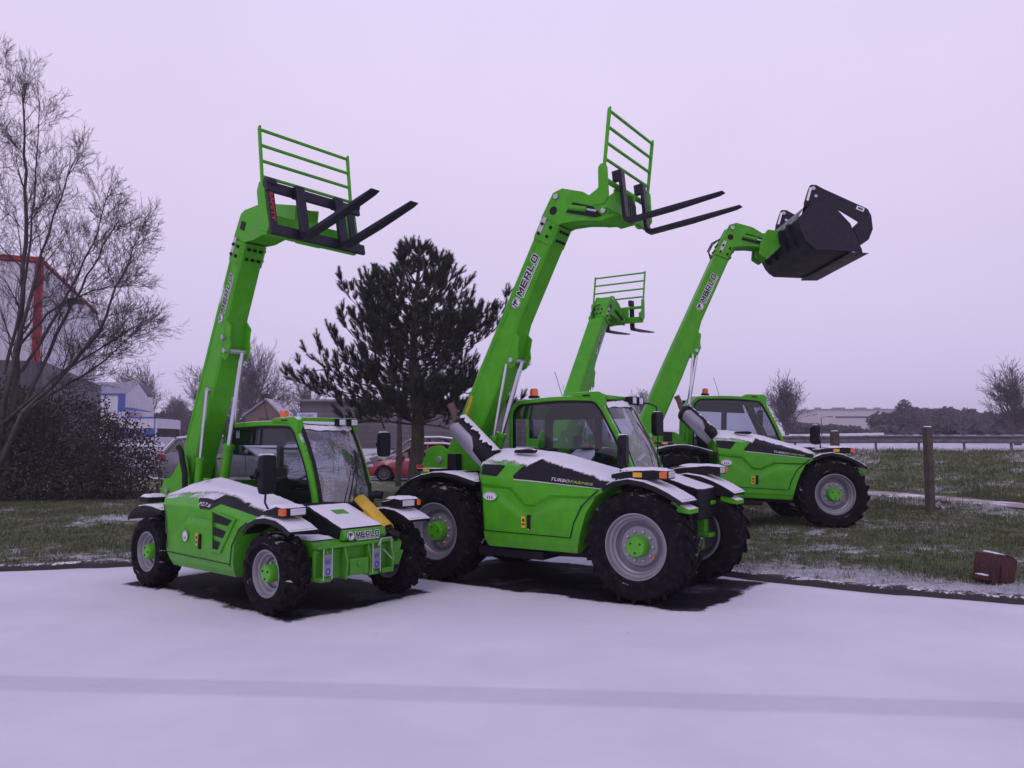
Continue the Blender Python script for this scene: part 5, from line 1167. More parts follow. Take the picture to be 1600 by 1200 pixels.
    r = MB().use('green_snow'); r.prism(rounded([(.02, 2.265), (.09, 2.31), (.42, 2.315), (.47, 2.27), (.475, 2.10), (.40, 2.16), (.3, 2.235)], .03), -.005, .09); r.box((.44, .49, 2.245), (.09, .80, .055)); r.use('black').box((.24, -.012, 2.268), (.10, .02, .018)); r.build('roof_guard', root, bevel=.01)
    w = MB().use('wetglass'); rows = []
    fx = [(.43, 2.19), (.52, 2.0), (.64, 1.80), (.75, 1.58), (.84, 1.34)]
    for a, b in fx: rows.append([(a + .10 * (1 - ((y - .465) / .41) ** 2), y, b + .02 * (1 - ((y - .465) / .41) ** 2)) for y in [.062 + .806 * q / 10 for q in range(11)]])
    w.grid(rows); ws = w.build('windscreen', root, angle=80)
    s = MB().use('black'); s.tube([rows[0][j] for j in range(11)], .016, 6); s.tube([(p[0] + .004, p[1] + .02, p[2]) for p in [q[0] for q in rows]], .018, 6); s.tube([(p[0] + .004, p[1] - .02, p[2]) for p in [q[-1] for q in rows]], .018, 6); s.build('window_seal', ws)
    s = MB().use('black'); s.tube([(.98, .50, 1.36), (.93, .55, 1.50), (.88, .70, 1.72)], .009, 6); s.tube([(.89, .66, 1.55), (.86, .76, 1.86)], .008, 6); s.build('wiper', ws)
    s = MB(); rr = []
    for a, b in ((.435, 2.185), (.455, 2.15), (.475, 2.11)): rr.append([(a + .112 * (1 - ((y - .465) / .41) ** 2), y, b + .02 * (1 - ((y - .465) / .41) ** 2) + .02 * fbm(y * 9, a * 30)) for y in [.08 + .77 * q / 24 for q in range(25)]])
    s.use('snow').grid(rr); s.build('snow_layer', ws)
    n = MB().use('black_snow'); n.prism([(.80, 1.33), (1.05, 1.34), (1.65, 1.16), (1.65, .8), (.8, .8)], .05, .60); n.build('front_cowl', root, bevel=.02)
    s = MB(); lumpy_snow(s, (.98, .32, 1.345), (.22, .52, .03)); s.build('snow_layer', COL.objects['front_cowl'] if 0 else root.children[-1])
    interior(root, -.25, .48, 1.0)
    q = MB().use('black'); q.box((-.06, .895, 1.55), (.10, .03, 1.3)); q.box((-.83, .88, 1.6), (.10, .06, 1.2)); q.box((-.2, .46, 2.19), (1.1, .78, .03)); q.box((-.86, .46, 1.28), (.03, .8, .5)); q.prism([(.30, 2.2), (.40, 2.2), (.86, 1.4), (.70, 1.4)], .875, .90); q.prism([(-.85, 2.0), (.34, 2.0), (.28, 2.2), (-.85, 2.2)], .88, .90); q.build('cab_lining', root)
    # lamps, beacon, aerial, mirrors
    wl = MB().use('black')
    for y in (.80, .60): wl.box((.56, y, 2.22), (.10, .12, .10)); wl.use('lens').box((.612, y, 2.22), (.01, .10, .08)); wl.use('black')
    wl.build('work_lamp', root, bevel=.01)
    beacon(root, (-.62, .15, 2.265), 1.15)
    a = MB().use('black'); a.tube([(-.30, .35, 2.27), (-.42, .35, 2.62)], .004, 5); a.build('aerial', root)
    mirror(root, [(1.05, -.90, 1.25), (1.12, -.90, 1.36), (1.13, -.86, 1.50), (1.11, -.80, 1.56)], (1.08, -.74, 1.60), (.10, .17, .34), yaw=.25)
    mirror(root, [(.42, .9, 2.20), (.62, 1.0, 2.20), (.70, 1.08, 2.16), (.70, 1.1, 2.05)], (.70, 1.10, 1.93), (.09, .19, .32), yaw=-.1)
    # mudguards
    ff = [(.96, 1.205), (1.10, 1.27), (1.27, 1.30), (1.45, 1.275), (1.60, 1.225), (1.72, 1.17), (1.82, 1.115), (1.87, 1.085)]
    rf = [(-1.98, 1.02), (-1.88, 1.12), (-1.72, 1.22), (-1.55, 1.28), (-1.36, 1.315), (-1.2, 1.32), (-1.0, 1.295), (-.82, 1.25), (-.70, 1.22)]
    for sd in (-1, 1):
        fender(root, ff, sd * 1.04, sd * .62, snow=(.05, .97), seed=sd + 3)
        fender(root, rf, sd * 1.04, sd * .55, snow=(.10, .97), seed=sd + 7)
        lamp_unit(root, 1.05, 1.66, sd * .98, sd * .70, 1.30, 1.395, sd)
    t = MB().use('labelyellow').box((1.36, -.985, 1.345), (.10, .01, .05)); t.build('label', root)
    t = MB().use('black_snow').box((-1.55, -.8, 1.34), (.30, .25, .04)); t.use('labelyellow').box((-1.55, -.93, 1.335), (.10, .01, .03)); t.use('redlens').box((-1.72, -.85, 1.37), (.03, .12, .06)); t.build('rear_lamp', root, bevel=.008)
    # exhaust
    e = MB().use('black'); d0, d1 = V(-1.20, -.72, 1.90), V(-.70, -.72, 1.48); ax = (d1 - d0).normalized()
    e.tube([d0 - ax * .05, d0 - ax * .02, d0 + ax * .02, d1, d1 + ax * .03], [.07, .12, .145, .145, .11], 22); ex = e.build('exhaust_silencer', root, angle=50)
    s = MB().use('grey'); nn = V(0, -1, 0); dn = V(ax.z, 0, -ax.x)
    if dn.z > 0: dn = -dn
    rows = []
    for t_, a0, a1 in ((.0, -10, 20), (.08, -34, 52), (.5, -34, 66), (.66, -8, 72), (.70, 12, 74), (1.03, 22, 70)):
        P = d0 + (d1 - d0) * t_; rows.append([P + (nn * cos(radians(q)) + dn * sin(radians(q))) * .157 for q in [a0 + (a1 - a0) * k / 6 for k in range(7)]])
    s.grid(rows); s.build('heat_shield', ex, solid=.006)
    s = MB().use('rust'); s.tube([d0 + V(-.02, 0, .0), d0 + V(-.06, 0, .10), d0 + V(-.08, 0, .18), d0 + V(-.13, 0, .27)], [.038, .04, .046, .05], 14, cap=False); s.build('tail_pipe', ex)
    s = MB().use('snow'); rows = []
    for i in range(26):
        P = d0 + (d1 - d0) * (i / 25 * 1.04 - .02); n_ = V(-ax.z, 0, ax.x); 
        if n_.z < 0: n_ = -n_
        rows.append([P + (n_ * cos(a) + V(0, -1, 0) * sin(a)) * (.150 + .016 * (1 - (a / 1.0) ** 2)) for a in [(-.9 - .2 * fbm(i * .9, 3)) + q * (1.35 + .3 * fbm(i * 1.7, 8) + .3 * fbm(i * .7, 1)) / 8 for q in range(9)]])
    s.grid(rows); s.build('snow_layer', ex)
    if loc[1] < 12: e = MB().use('yellow'); e.tube([(-1.42, -.46, 1.70), (-1.18, -.46, 2.28)], .022, 6); e.build('safety_bar', root)
    # ---------------- boom
    tf = boom_tf(piv[0], piv[1], ang, pit)
    h = L + .1
    head = [(L + .02, -.26), (L + .02, .02), (L + .36, .0), (L + .45, -.10), (L + .50, -.40), (L + .44, -.86), (L + .28, -.86), (L + .16, -.50), (L + .06, -.30)]
    boom, hd = make_boom(root, tf, -.2, .17, L + .06, [(-.15, -.30, -.03), (.3, -.36, -.02), (1.3, -.345, 0), (L * .52, -.31, 0), (L * .62, -.245, 0), (L, -.235, 0)], L * .5, L * .66, .095, -.175, .72, head, [(L + .33, -.07, .035), (L + .38, -.78, .035)])
    b = MB(tf).use('black'); b.lathe([(-.376, .001), (-.376, .055), (-.36, .055)], c=(L + .16, 0, -.11), n=20); b.use('black'); b.prism([(L + .20, -.30), (L + .34, -.34), (L + .38, -.62), (L + .32, -.78), (L + .27, -.70)], -.392, -.378); b.use('green').tube([(L + .27, -.39, -.32), (L + .32, -.39, -.56)], .035, 12); b.use('chrome').tube([(L + .32, -.39, -.56), (L + .345, -.39, -.70)], .018, 10); b.build('black_recess_patch', hd)  # black plate on the head paints the shade of its cut-out
    cylinder(root, boom_tf(0, 0, 0, 0), (-1.12, -.20, 1.15), tf(V(L * .5 - .05, -.20, -.44)), .42, .065, .035)
    cylinder(root, boom_tf(0, 0, 0, 0), (-1.05, -.36, 1.1), tf(V(L * .46, -.385, -.36)), .42, .04, .018, 'levelling_cylinder')
    cylinder(hd, tf, (L + .20, -.2, -.30), (L + .40, -.2, -.80), .6, .05, .025, 'tilt_cylinder')
    tool(root, pit)
    return root
def fork_tool(cx, cz, tau):
    def f(root, pit):
        tf = car_tf(cx, cz, tau, pit); c = MB(tf).use('green_boom')
        for y in (-.80, .40):
            c.prism(rounded([(-.24, .20), (-.10, .18), (-.03, .24), (-.015, .62), (-.07, .66), (-.12, .62), (-.14, .38), (-.28, .32)], .03), y - .02, y + .02)
        for y in (-.34, -.06): c.prism([(-.42, .16), (-.05, .10), (-.03, .46), (-.12, .48), (-.42, .36)], y - .015, y + .015)
        c.tube([(-.07, -.8, .47), (-.07, .4, .47)], .032, 12); c.box((-.09, -.2, .20), (.05, 1.2, .13)); c.box((-.10, -.2, .30), (.03, .55, .3)); c.box((-.2, -.2, .16), (.2, .5, .05))
        ca = c.build('fork_carriage', root, bevel=.005)
        c = MB(tf).use('dark')
        for k in range(4): c.tube([(-.06, -.30 + .06 * k, .42), (-.02, -.28 + .06 * k, .30), (-.05, -.26 + .06 * k, .15)], .011, 6)
        c.build('hose', ca); forks(ca, tf, (-.5, .1), 1.17, .64)
        guard(ca, tf, -.80, .40, [(-.05, .60), (.085, 1.26)], (1.24, 1.06, .88, .70))
    return f
def bucket_tool(root, pit):
    tf = boom_tf(0, 0, 0, pit)
    c = MB(tf).use('green_boom')
    for y in (-.42, -.18, .04): c.prism(rounded([(.99, 5.40), (.90, 5.40), (.72, 5.23), (.52, 5.26), (.38, 5.0), (.36, 4.80), (.50, 4.71), (.66, 4.86), (.90, 5.08), (1.02, 5.3)], .03), y - .025, y + .025)
    c.tube([(.70, -.45, 5.14), (.70, .08, 5.14)], .05, 14); c.box((.62, -.19, 4.95), (.05, .5, .3), Matrix.Rotation(radians(40), 3, 'Y')); c.build('tool_carriage', root, bevel=.005)
    b = MB(tf).use('black_steel'); y0, y1 = -1.28, .88
    pl = [(.74, 5.20), (.785, 5.04), (.893, 4.81), (1.05, 4.67), (1.67, 4.645), (1.84, 4.62), (1.83, 4.68), (1.645, 5.13), (1.38, 5.43), (1.05, 5.52)]
    for y in (y0, y1): b.prism(pl, y - .012, y + .012)
    sh = [(1.05, 5.53), (.86, 5.40), (.74, 5.20), (.785, 5.04), (.84, 4.91), (.893, 4.81), (.96, 4.73), (1.05, 4.665), (1.67, 4.64)]
    inn = [(x + .015, z + .015) for x, z in sh]; rows = [[(x, y, z) for x, z in sh] for y in (y0, (y0 + y1) / 2, y1)]; b.grid(rows); b.grid([[(x, y, z) for x, z in inn] for y in (y0, y1)])
    for y in (-.9, -.5, .1, .5): b.prism([(.80, 5.25), (.74, 5.2), (.785, 5.04), (.893, 4.81), (.80, 4.83), (.70, 5.0), (.68, 5.2)], y - .01, y + .01)
    bk = b.build('bucket', root, bevel=.004)
    b = MB(tf).use('black_steel'); b.prism([(1.60, 4.60), (1.92, 4.60), (1.94, 4.612), (1.60, 4.632)], y0 - .03, y1 + .03); b.build('cutting_edge', bk)
    for y in (-.88, .62):
        g = MB(tf).use('black_steel'); g.prism(rounded([(1.10, 5.84), (1.14, 5.93), (1.24, 5.93), (1.36, 5.86), (2.13, 5.50), (2.19, 5.38), (2.21, 5.14), (2.13, 4.95), (1.97, 4.84), (1.96, 4.92), (1.86, 5.17), (1.97, 5.27), (1.60, 5.50), (1.30, 5.56), (1.12, 5.46), (1.05, 5.50), (1.02, 5.60)], .02), y - .02, y + .02)
        g.use('steel'); g.lathe([(y - .05, .001), (y - .05, .035), (y + .05, .035), (y + .05, .001)], c=(1.18, 0, 5.86), n=14); g.lathe([(y - .05, .001), (y - .05, .028), (y + .05, .028), (y + .05, .001)], c=(1.22, 0, 5.72), n=14)
        if y < 0: g.use('white').box((2.0, y - .022, 5.50), (.14, .004, .07), Matrix.Rotation(radians(22), 3, 'Y')); g.use('blacktext').box((2.0, y - .0255, 5.50), (.09, .002, .03), Matrix.Rotation(radians(22), 3, 'Y'))
        gr = g.build('grab_arm', bk, bevel=.004)
        g = MB(tf).use('black'); g.tube([(.98, y - .06, 5.30), (1.06, y - .06, 5.62)], .045, 12); g.use('chrome').tube([(1.06, y - .06, 5.62), (1.13, y - .06, 5.86)], .022, 10); g.use('steel').lathe([(y - .12, .001), (y - .12, .04), (y, .04)], c=(.98, 0, 5.28), n=14); g.build('grab_cylinder', gr)
    g = MB(tf).use('black_steel'); g.tube([(1.14, -1.0, 5.75), (1.14, .74, 5.75)], .035, 10) if 0 else None
    g.prism([(2.13, 5.30), (2.15, 5.30), (2.19, 5.12), (2.11, 4.95), (2.09, 4.96), (2.165, 5.12)], -.88, .62)
    for k in range(6): y = -.85 + k * .29; g.prism([(2.19, 5.12), (2.11, 4.95), (1.95, 4.82), (1.93, 4.85), (2.08, 4.99), (2.14, 5.12)], y - .015, y + .015)
    g.build('grab_tines', bk)

def compact_handler(loc, heading):
    root = empty('telehandler', loc, heading)
    for i, (x, sd) in enumerate(((1.237, -1), (-1.237, -1), (1.237, 1), (-1.237, 1))):
        add_wheel(root, 'compact', (.405, .27, .225, 18, 'block'), x, sd * .772, .405, sd > 0, i * .5)
    c = MB().use('green'); c.prism([(-1.7, .45), (-1.5, .32), (1.5, .32), (1.6, .42), (1.6, .66), (1.0, .70), (-1.6, .72)], -.40, .10); c.box((-.1, .45, .42), (1.5, .8, .14)); c.use('black').box((-.1, 0, .30), (1.8, 1.2, .10)); c.build('chassis', root, bevel=.012)
    for x in (-1.237, 1.237):
        a = MB().use('green'); a.tube([(x, -.6, .405), (x, -.25, .405), (x, .25, .405), (x, .6, .405)], [.07, .10, .10, .07], 14)
        for sd in (-1, 1): a.box((x, sd * .55, .405), (.2, .08, .3)); a.tube([(x + .1, sd * .56, .27), (x + .1, sd * .56, .55)], .035, 10)
        a.build('axle', root, bevel=.008)
    # front frame with tie-down plates
    c = MB().use('green'); c.prism([(-.62, .34), (.38, .34), (.38, .60), (.30, .68), (-.55, .68), (-.62, .62)], 1.60, 1.64, 'x')
    for y in (-.52, -.30, .00, .30): c.prism([(1.60, .33), (1.74, .33), (1.76, .50), (1.70, .66), (1.60, .68)], y - .012, y + .012)
    c.box((1.70, -.15, .44), (.10, .24, .16)); c.box((1.66, -.15, .66), (.12, .95, .03)); c.box((1.67, .24, .36), (.14, .16, .05)); c.box((1.67, -.56, .355), (.16, .13, .04)); c.box((1.67, .04, .355), (.16, .12, .04))
    c.prism([(.90, .62), (1.62, .55), (1.66, .62), (1.55, .70), (.9, .74)], -.60, -.24); c.prism([(.90, .62), (1.62, .5), (1.66, .62), (1.55, .70), (.9, .74)], .20, .50); c.prism([(.95, .45), (1.55, .36), (1.62, .52), (1.2, .62)], .36, .56)
    c.tube([(1.66, -.15, .47), (1.78, -.15, .47)], .035, 14)
    ff = c.build('front_frame', root, bevel=.008)
    for y in (-.56, .05):
        g = MB().use('rim').box((1.772, y, .50), (.006, .085, .20)); g.use('steel'); 
        for q in (-.05, .05): g.tube([(1.775, y + q, .36), (1.775, y + q, .66)], .006, 6)
        g.use('bluetext'); put_text(g, 'W', (1.7765, y - .035, .50), (0, 1, 0), (0, 0, 1), .06, .07, .02); put_text(g, 'O', (1.7765, y - .03, .405), (0, 1, 0), (0, 0, 1), .07, .06, .04); g.build('tie_down_plate', ff)
    g = MB().use('steel'); g.tube([(1.72, .12, .62), (1.74, .14, .69), (1.73, .28, .69), (1.72, .30, .56)], .010, 6); g.tube([(1.72, .18, .58), (1.74, .30, .46)], .008, 6); g.build('towing_pin', ff)
    s = MB(); lumpy_snow(s, (1.25, -.44, .715), (.55, .28, .03)); s.build('snow_layer', ff)
    # nose cover
    c = MB().use('black'); c.prism([(.74, .70), (.74, 1.02), (1.02, .985), (1.60, .80), (1.60, .70)], -.25, .28); ns = c.build('nose_cover', root, bevel=.012)
    c = MB().use('green'); c.prism([(1.55, .69), (1.63, .69), (1.645, .72), (1.62, .795), (1.58, .80)], -.26, .29); c.build('name_plate', ns, bevel=.008)
    g = MB(); merlo(g, (1.654, -.235, .708), V(0, 1, 0), V(-.316, 0, .949), .064, .42); g.build('lettering', ns)
    g = MB().use('snow'); rows = []
    for i in range(25):
        t = i / 24; x = .98 + .60 * t; z = .998 - .198 * max(0, (x - 1.02)) / .58 if x > 1.02 else .998
        rows.append([(x, -.25 + .53 * v + .012 * fbm(t * 6, v * 9), z + .006 + .020 * (1 - max(abs(2 * v - 1), abs(2 * t - 1)) ** 8) * (1 + .3 * fbm(t * 5, v * 5, 2))) for v in [q / 20 for q in range(21)]])
    g.grid(rows); g.build('snow_layer', ns)
    g = MB().use('green'); g.prism([(1.18, .955), (1.30, .915), (1.30, .93), (1.18, .97)], -.10, .08); g.build('handle', ns, bevel=.006)
    c = MB().use('green_boom'); ear = rounded([(-2.05, .62), (-2.08, 1.0), (-1.97, 1.22), (-1.78, 1.24), (-1.5, 1.55), (-1.42, 1.5), (-1.30, 1.05), (-1.2, .7)], .07)
    for y in (-.335, .05): c.prism(ear, y - .014, y + .014)
    c.box((-1.9, -.14, .7), (.2, .36, .16)); c.build('pivot_plate', root, bevel=.006)
    c = MB().use('steel'); c.lathe([(-.375, .001), (-.375, .04), (.09, .04), (.09, .001)], c=(-1.86, 0, 1.08), n=18); c.build('pivot_pin', root)
    def relief(x, z):
        top = interp([(-.9, .62), (-.62, .66), (-.35, .86), (-.25, .88), (.3, .86)], x)
        return .018 * sstep(top + .012, top - .012, z) - .014 * sstep(top, top - .09, z) if x < .3 else 0
    H = Hood([
        (-.58, .66, -.78, .30), (-.62, .67, -.87, .31), (-.66, .68, -.90, .37), (-.74, .66, -.905, .46), (-.76, .67, -.905, .64),
        (-.80, .80, -.90, [(-.9, .86), (.4, .86), (.8, .83)]),
        (-.86, .95, -.89, [(-.9, .97), (0, .985), (.4, .95), (.95, .88)]),
        (-.94, 1.04, -.84, [(-1., 1.04), (0, 1.065), (.3, 1.03), (1.04, .93)]),
        (-1.05, 1.08, -.64, [(-1.1, 1.07), (-.7, 1.18), (-.2, 1.18), (.4, 1.12), (1.1, .97)]),
        (-1.15, 1.10, -.40, [(-1.2, 1.09), (-.85, 1.21), (-.48, 1.26), (.28, 1.165), (.94, 1.04), (1.1, .99)]),
        (-1.15, 1.08, -.35, [(-1.2, 1.05), (-.48, 1.22), (1.1, .96)]), (-1.0, .9, -.34, .7)], relief)
    hm = H.mesh(70, 7).build('engine_hood', root, angle=28)
    g = MB().use('black'); yb = -.909
    gapline(g, [(-.725, .455), (.60, .435)], yb, .009)
    gapline(g, [(-.715, .50), (-.73, .68), (-.77, .85), (-.83, .98)], yb, .016)
    gapline(g, [(.605, .42), (.63, .62), (.76, .80), (.90, .875)], yb, .018); g.build('panel_gap', hm)
    g = MB().use('black')
    for k, (xa, xb, za, zb) in enumerate(((.26, .60, .935, .845), (.265, .51, .80, .71), (.27, .41, .665, .575))):
        z2 = za - (xb - xa) * .15
        g.add([(xa, yb - .002, za), (xb, yb - .002, z2), (xb - .06, yb - .002, zb - .02), (xa + .005, yb - .002, zb)], [(0, 1, 2, 3)])
    g.build('air_vent', hm)
    g = MB().use('green'); 
    P = [(.215, .98), (.70, .90), (.43, .53), (.25, .53)]; B = [(.245, .952), (.655, .885), (.405, .565), (.275, .565)]
    ring(g, P, B, yb - .012, yb + .01); g.build('vent_frame', hm, bevel=.004)
    g = MB().use('black'); H.patch(g, [(-.04, 5.85), (.16, 5.95), (.30, 7.1), (-.18, 7.1)], 12, 6, .005); H.patch(g, [(.12, 7.0), (1.0, 7.0), (1.0, 7.7), (.15, 7.7)], 20, 6, .005); g.use('silvertext'); mp = lambda a, b: H.at(-.095 + a, 6.15 + b * 10.5, .009)
    g.use('silvertext'); put_text(g, 'P27.6', (0, 0, 0), (1, 0, 0), (0, 0, 1), .046, .24, .01, .1, mp=mp); g.build('lettering', hm)
    g = MB(); oval_sticker(g, (-.30, .66), .055, .058, yb - .012); g.build('oval_sticker', hm); g = MB().use('labelyellow').box((-.06, yb, .64), (.045, .012, .13)); g.use('blacktext').box((-.06, yb - .0065, .66), (.025, .002, .03)); g.box((-.06, yb - .0065, .61), (.03, .002, .02)); g.build('warning_label', hm)
    g = MB().use('black').box((.0, yb, .62), (.035, .03, .16)); g.build('door_latch', hm, bevel=.008)
    H.snow([(-1.1, 6.9), (-.6, 7.2), (-.25, 7.25), (-.15, 7.45), (.15, 7.5), (.3, 7.6), (1.1, 7.2)], 9.9, -1.14, 1.08, .018, seed=5, amp=.2, nx=160, nl=18).build('snow_layer', hm, angle=60)
    g = MB().use('green'); g.box((-.52, -.56, 1.262), (.10, .05, .02)); g.build('filler_cap', hm, bevel=.01)
    # cab
    prof = [(-1.25, .60), (-1.25, 1.80), (-1.14, 1.925), (-.30, 1.95), (.22, 1.935), (.33, 1.86), (.58, 1.45), (.72, 1.05), (.74, .70), (.60, .45), (-1.0, .45)]
    fo, A = cab(root, prof, [.08, .12, .08, .3, .10, .2, .4, .3, .15, .1, .1], .05, .90, 'glass', 'wetglass', bw=.06, dk=.035)
    k = MB().use('green'); k.box((-.2, .905, .85), (1.4, .03, .6)); k.box((-1.235, .475, .85), (.03, .78, .7)); k.use('black').box((-.2, .475, .55), (1.5, .76, .06)); k.box((-.2, .10, .88), (1.7, .02, .5)); k.build('cab_body', root, bevel=.01)
    k = MB().use('black'); k.box((-.55, .105, 1.78), (1.2, .012, .26)); k.use('white').box((-.98, .098, 1.80), (.08, .004, .12)); k.build('sun_blind', fo)
    r = MB().use('green_snow'); top = [(-1.22, 1.80), (-1.14, 1.91), (-.30, 1.935), (.20, 1.92), (.30, 1.86)]
    r.grid([[(a, y, b + .014 + .012 * sin(pi * (y - .1) / .75)) for a, b in top] for y in (.11, .3, .5, .7, .84)]); r.grid([[(a, y, b - .05) for a, b in top] for y in (.11, .84)]); r.build('roof', root, angle=50)
    r = MB().use('green_snow'); r.prism(rounded([(-.16, 1.93), (-.10, 1.975), (.32, 1.985), (.37, 1.95), (.375, 1.78), (.30, 1.82), (.2, 1.91)], .025), .035, .12); r.box((.345, .50, 1.955), (.07, .80, .045)); r.prism(rounded([(.14, 1.93), (.2, 1.975), (.34, 1.98), (.37, 1.94), (.375, 1.82), (.30, 1.82), (.2, 1.91)], .02), .84, .92); r.use('black').box((.12, .032, 1.945), (.12, .02, .014)); r.build('roof_guard', root, bevel=.008)
    fx = [(.32, 1.90), (.45, 1.70), (.58, 1.46), (.68, 1.2), (.74, .99)]; rows = []
    for a, b in fx: rows.append([(a + .07 * (1 - ((y - .475) / .365) ** 2), y, b - .02 * (1 - ((y - .475) / .365) ** 2)) for y in [.11 + .73 * q / 10 for q in range(11)]])
    ws = MB().use('wetglass').grid(rows).build('windscreen', root, angle=80)
    s = MB().use('black'); s.tube([rows[0][j] for j in range(11)], .014, 6); s.tube([(p[0] + .01, p[1], p[2] + .01) for p in rows[-1]], .03, 6); s.tube([(p[0] + .004, p[1] + .01, p[2]) for p in [q[0] for q in rows]], .022, 6); s.tube([(p[0] + .004, p[1] - .01, p[2]) for p in [q[-1] for q in rows]], .022, 6); s.build('window_seal', ws)
    s = MB().use('black'); s.tube([(.84, .42, 1.02), (.82, .46, 1.10), (.66, .68, 1.50)], .008, 6); s.tube([(.84, .50, 1.02), (.80, .56, 1.14), (.66, .70, 1.48)], .006, 6); s.tube([(.72, .62, 1.33), (.60, .70, 1.56)], .010, 6); s.build('wiper', ws)
    s = MB().use('snow'); rr = []
    for a, b in ((.335, 1.90), (.355, 1.875), (.372, 1.845)): rr.append([(a + .075 * (1 - ((y - .475) / .365) ** 2), y, b - .02 * (1 - ((y - .475) / .365) ** 2) + .018 * fbm(y * 9, a * 30)) for y in [.13 + .69 * q / 24 for q in range(25)]])
    s.grid(rr); s.build('snow_layer', ws)
    interior(root, -.45, .48, .78, .95, card=False)
    q = MB().use('black'); q.box((-.55, .87, 1.4), (.05, .02, 1.0)); q.box((-1.18, .86, 1.4), (.08, .05, 1.0)); q.box((-.5, .475, 1.885), (1.3, .70, .03)); q.prism([(-1.2, 1.70), (.38, 1.70), (.3, 1.88), (-1.2, 1.88)], .855, .87); q.prism([(.05, 1.9), (.25, 1.9), (.66, 1.1), (.30, 1.1)], .85, .87); q.box((-.25, .86, 1.12), (1.9, .02, .16)); q.build('cab_lining', root)
    wl = MB().use('black')
    for y in (.60, .78): wl.box((.43, y, 1.925), (.09, .10, .09)); wl.use('lens').box((.477, y, 1.925), (.01, .085, .07)); wl.use('black')
    wl.build('work_lamp', root, bevel=.01)
    beacon(root, (-.28, .30, 1.955), 1.1)
    a = MB().use('black'); a.tube([(-.55, .25, 1.95), (-.68, .25, 2.28)], .004, 5); a.build('aerial', root)
    mirror(root, [(1.18, -.80, .98), (1.14, -.82, 1.02), (1.05, -.80, 1.08), (1.03, -.78, 1.2)], (1.0, -.76, 1.36), (.09, .21, .40), yaw=.35)
    mirror(root, [(.40, .9, 1.93), (.50, 1.02, 1.96), (.62, 1.08, 1.96), (.66, 1.10, 1.85)], (.64, 1.10, 1.66), (.09, .16, .30), yaw=-.1)
    k = MB().use('black'); k.tube([(.76, .80, 1.05), (.80, .86, 1.07), (.86, .90, 1.06)], .05, 12); k.build('washer_bottle', root)
    fr = [(.84, .78), (.93, .87), (1.07, .925), (1.24, .945), (1.42, .93), (1.56, .885), (1.66, .84)]
    rf = [(-1.70, .78), (-1.60, .86), (-1.46, .92), (-1.28, .945), (-1.10, .94), (-.86, .91)]
    for sd in (-1, 1):
        fender(root, fr, sd * .92, sd * .60, snow=(.25, .97), seed=sd + 12); fender(root, rf, sd * .92, sd * .55, snow=(.12, .95), seed=sd + 17)
        lamp_unit(root, 1.17, 1.50, sd * .90, sd * .62, .965, 1.055, sd)
    t = MB().use('black_snow').box((-1.42, -.74, 1.0), (.22, .24, .07)); t.use('redlens').box((-1.54, -.78, 1.0), (.02, .1, .05)); t.build('rear_lamp', root, bevel=.008)
    t = MB(); lumpy_snow(t, (-1.42, -.74, 1.035), (.2, .22, .03)); t.build('snow_layer', root.children[-1])
    k = MB().use('black'); k.tube([(-1.22, -.45, 1.02), (-1.24, -.45, 1.30), (-1.32, -.45, 1.48), (-1.35, -.45, 1.58), (-1.42, -.45, 1.63)], .034, 12); k.build('intake_pipe', root)
    # yellow cylinder stop stored beside the nose
    a_, b_ = V(1.10, .36, 1.03), V(1.57, .36, .74); ax = (b_ - a_).normalized(); sd = V(0, 1, 0); up = ax.cross(sd) * -1
    if up.z < 0: up = -up
    k = MB().use('yellow'); rows = [[a_ + (b_ - a_) * t + (sd * cos(q) + up * sin(q)) * .085 for q in [radians(-25 + 19 * i) for i in range(11)]] for t in (0, .33, .66, 1)]
    k.grid(rows); so_ = k.build('cylinder_stop', root, solid=.012)
    k = MB().use('black'); k.tube([a_ - ax * .03, b_ + ax * .04], .066, 16); k.tube([b_ + ax * .0, b_ + ax * .12 + V(0, .08, 0)], .05, 10); m_ = (a_ + b_) / 2 - sd * .075 + up * .03; k.use('yellow').tube([m_ - ax * .06, m_ - ax * .04 - sd * .035, m_ + ax * .05 - sd * .035, m_ + ax * .07], .007, 6); k.build('cylinder_body', so_)
    # boom
    tf = boom_tf(-1.83, 1.10, radians(66.6)); L = 3.33
    head = [(L + .0, -.22), (L + .0, .03), (L + .30, .0), (L + .36, -.06), (L + .52, -.40), (L + .64, -1.08), (L + .38, -1.16), (L + .22, -.64), (L + .07, -.40)]
    boom, hd = make_boom(root, tf, -.14, .15, L + .03, [(-.1, -.24, -.02), (.25, -.31, -.01), (1.9, -.32, .01), (2.02, -.31, .01), (2.40, -.22, .01), (L, -.205, .01)], 2.08, 2.28, .080, -.165, .62, head, [])
    b = MB(tf).use('black'); b.box((L + .18, -.302, -.12), (.10, .006, .09)); b.build('black_recess_patch', hd)  # black plate stands for the dark of an opening, nothing is cut
    b = MB(tf).use('white'); b.add([(2.62 + .13 * cos(t), -.2935, -.035 + .032 * sin(t)) for t in [2 * pi * q / 20 for q in range(20)]], [list(range(20))]); b.build('stickers', boom)
    b = MB(tf).use('steel'); b.lathe([(-.33, .001), (-.33, .035), (-.28, .035)], c=(1.46, 0, -.27), n=16); b.lathe([(-.32, .001), (-.32, .03), (-.28, .03)], c=(2.16, 0, -.30), n=16); b.build('pin', boom)
    id_ = boom_tf(0, 0, 0)
    cylinder(root, id_, (-1.02, -.10, .85), tf(V(2.03, -.10, -.46)), .42, .06, .033)
    cylinder(root, id_, (-1.16, -.34, .95), tf(V(1.46, -.34, -.30)), .40, .045, .02, 'levelling_cylinder')
    # carriage
    tf = car_tf(1.06, 3.85, radians(12.5)); c = MB(tf).use('green_boom')
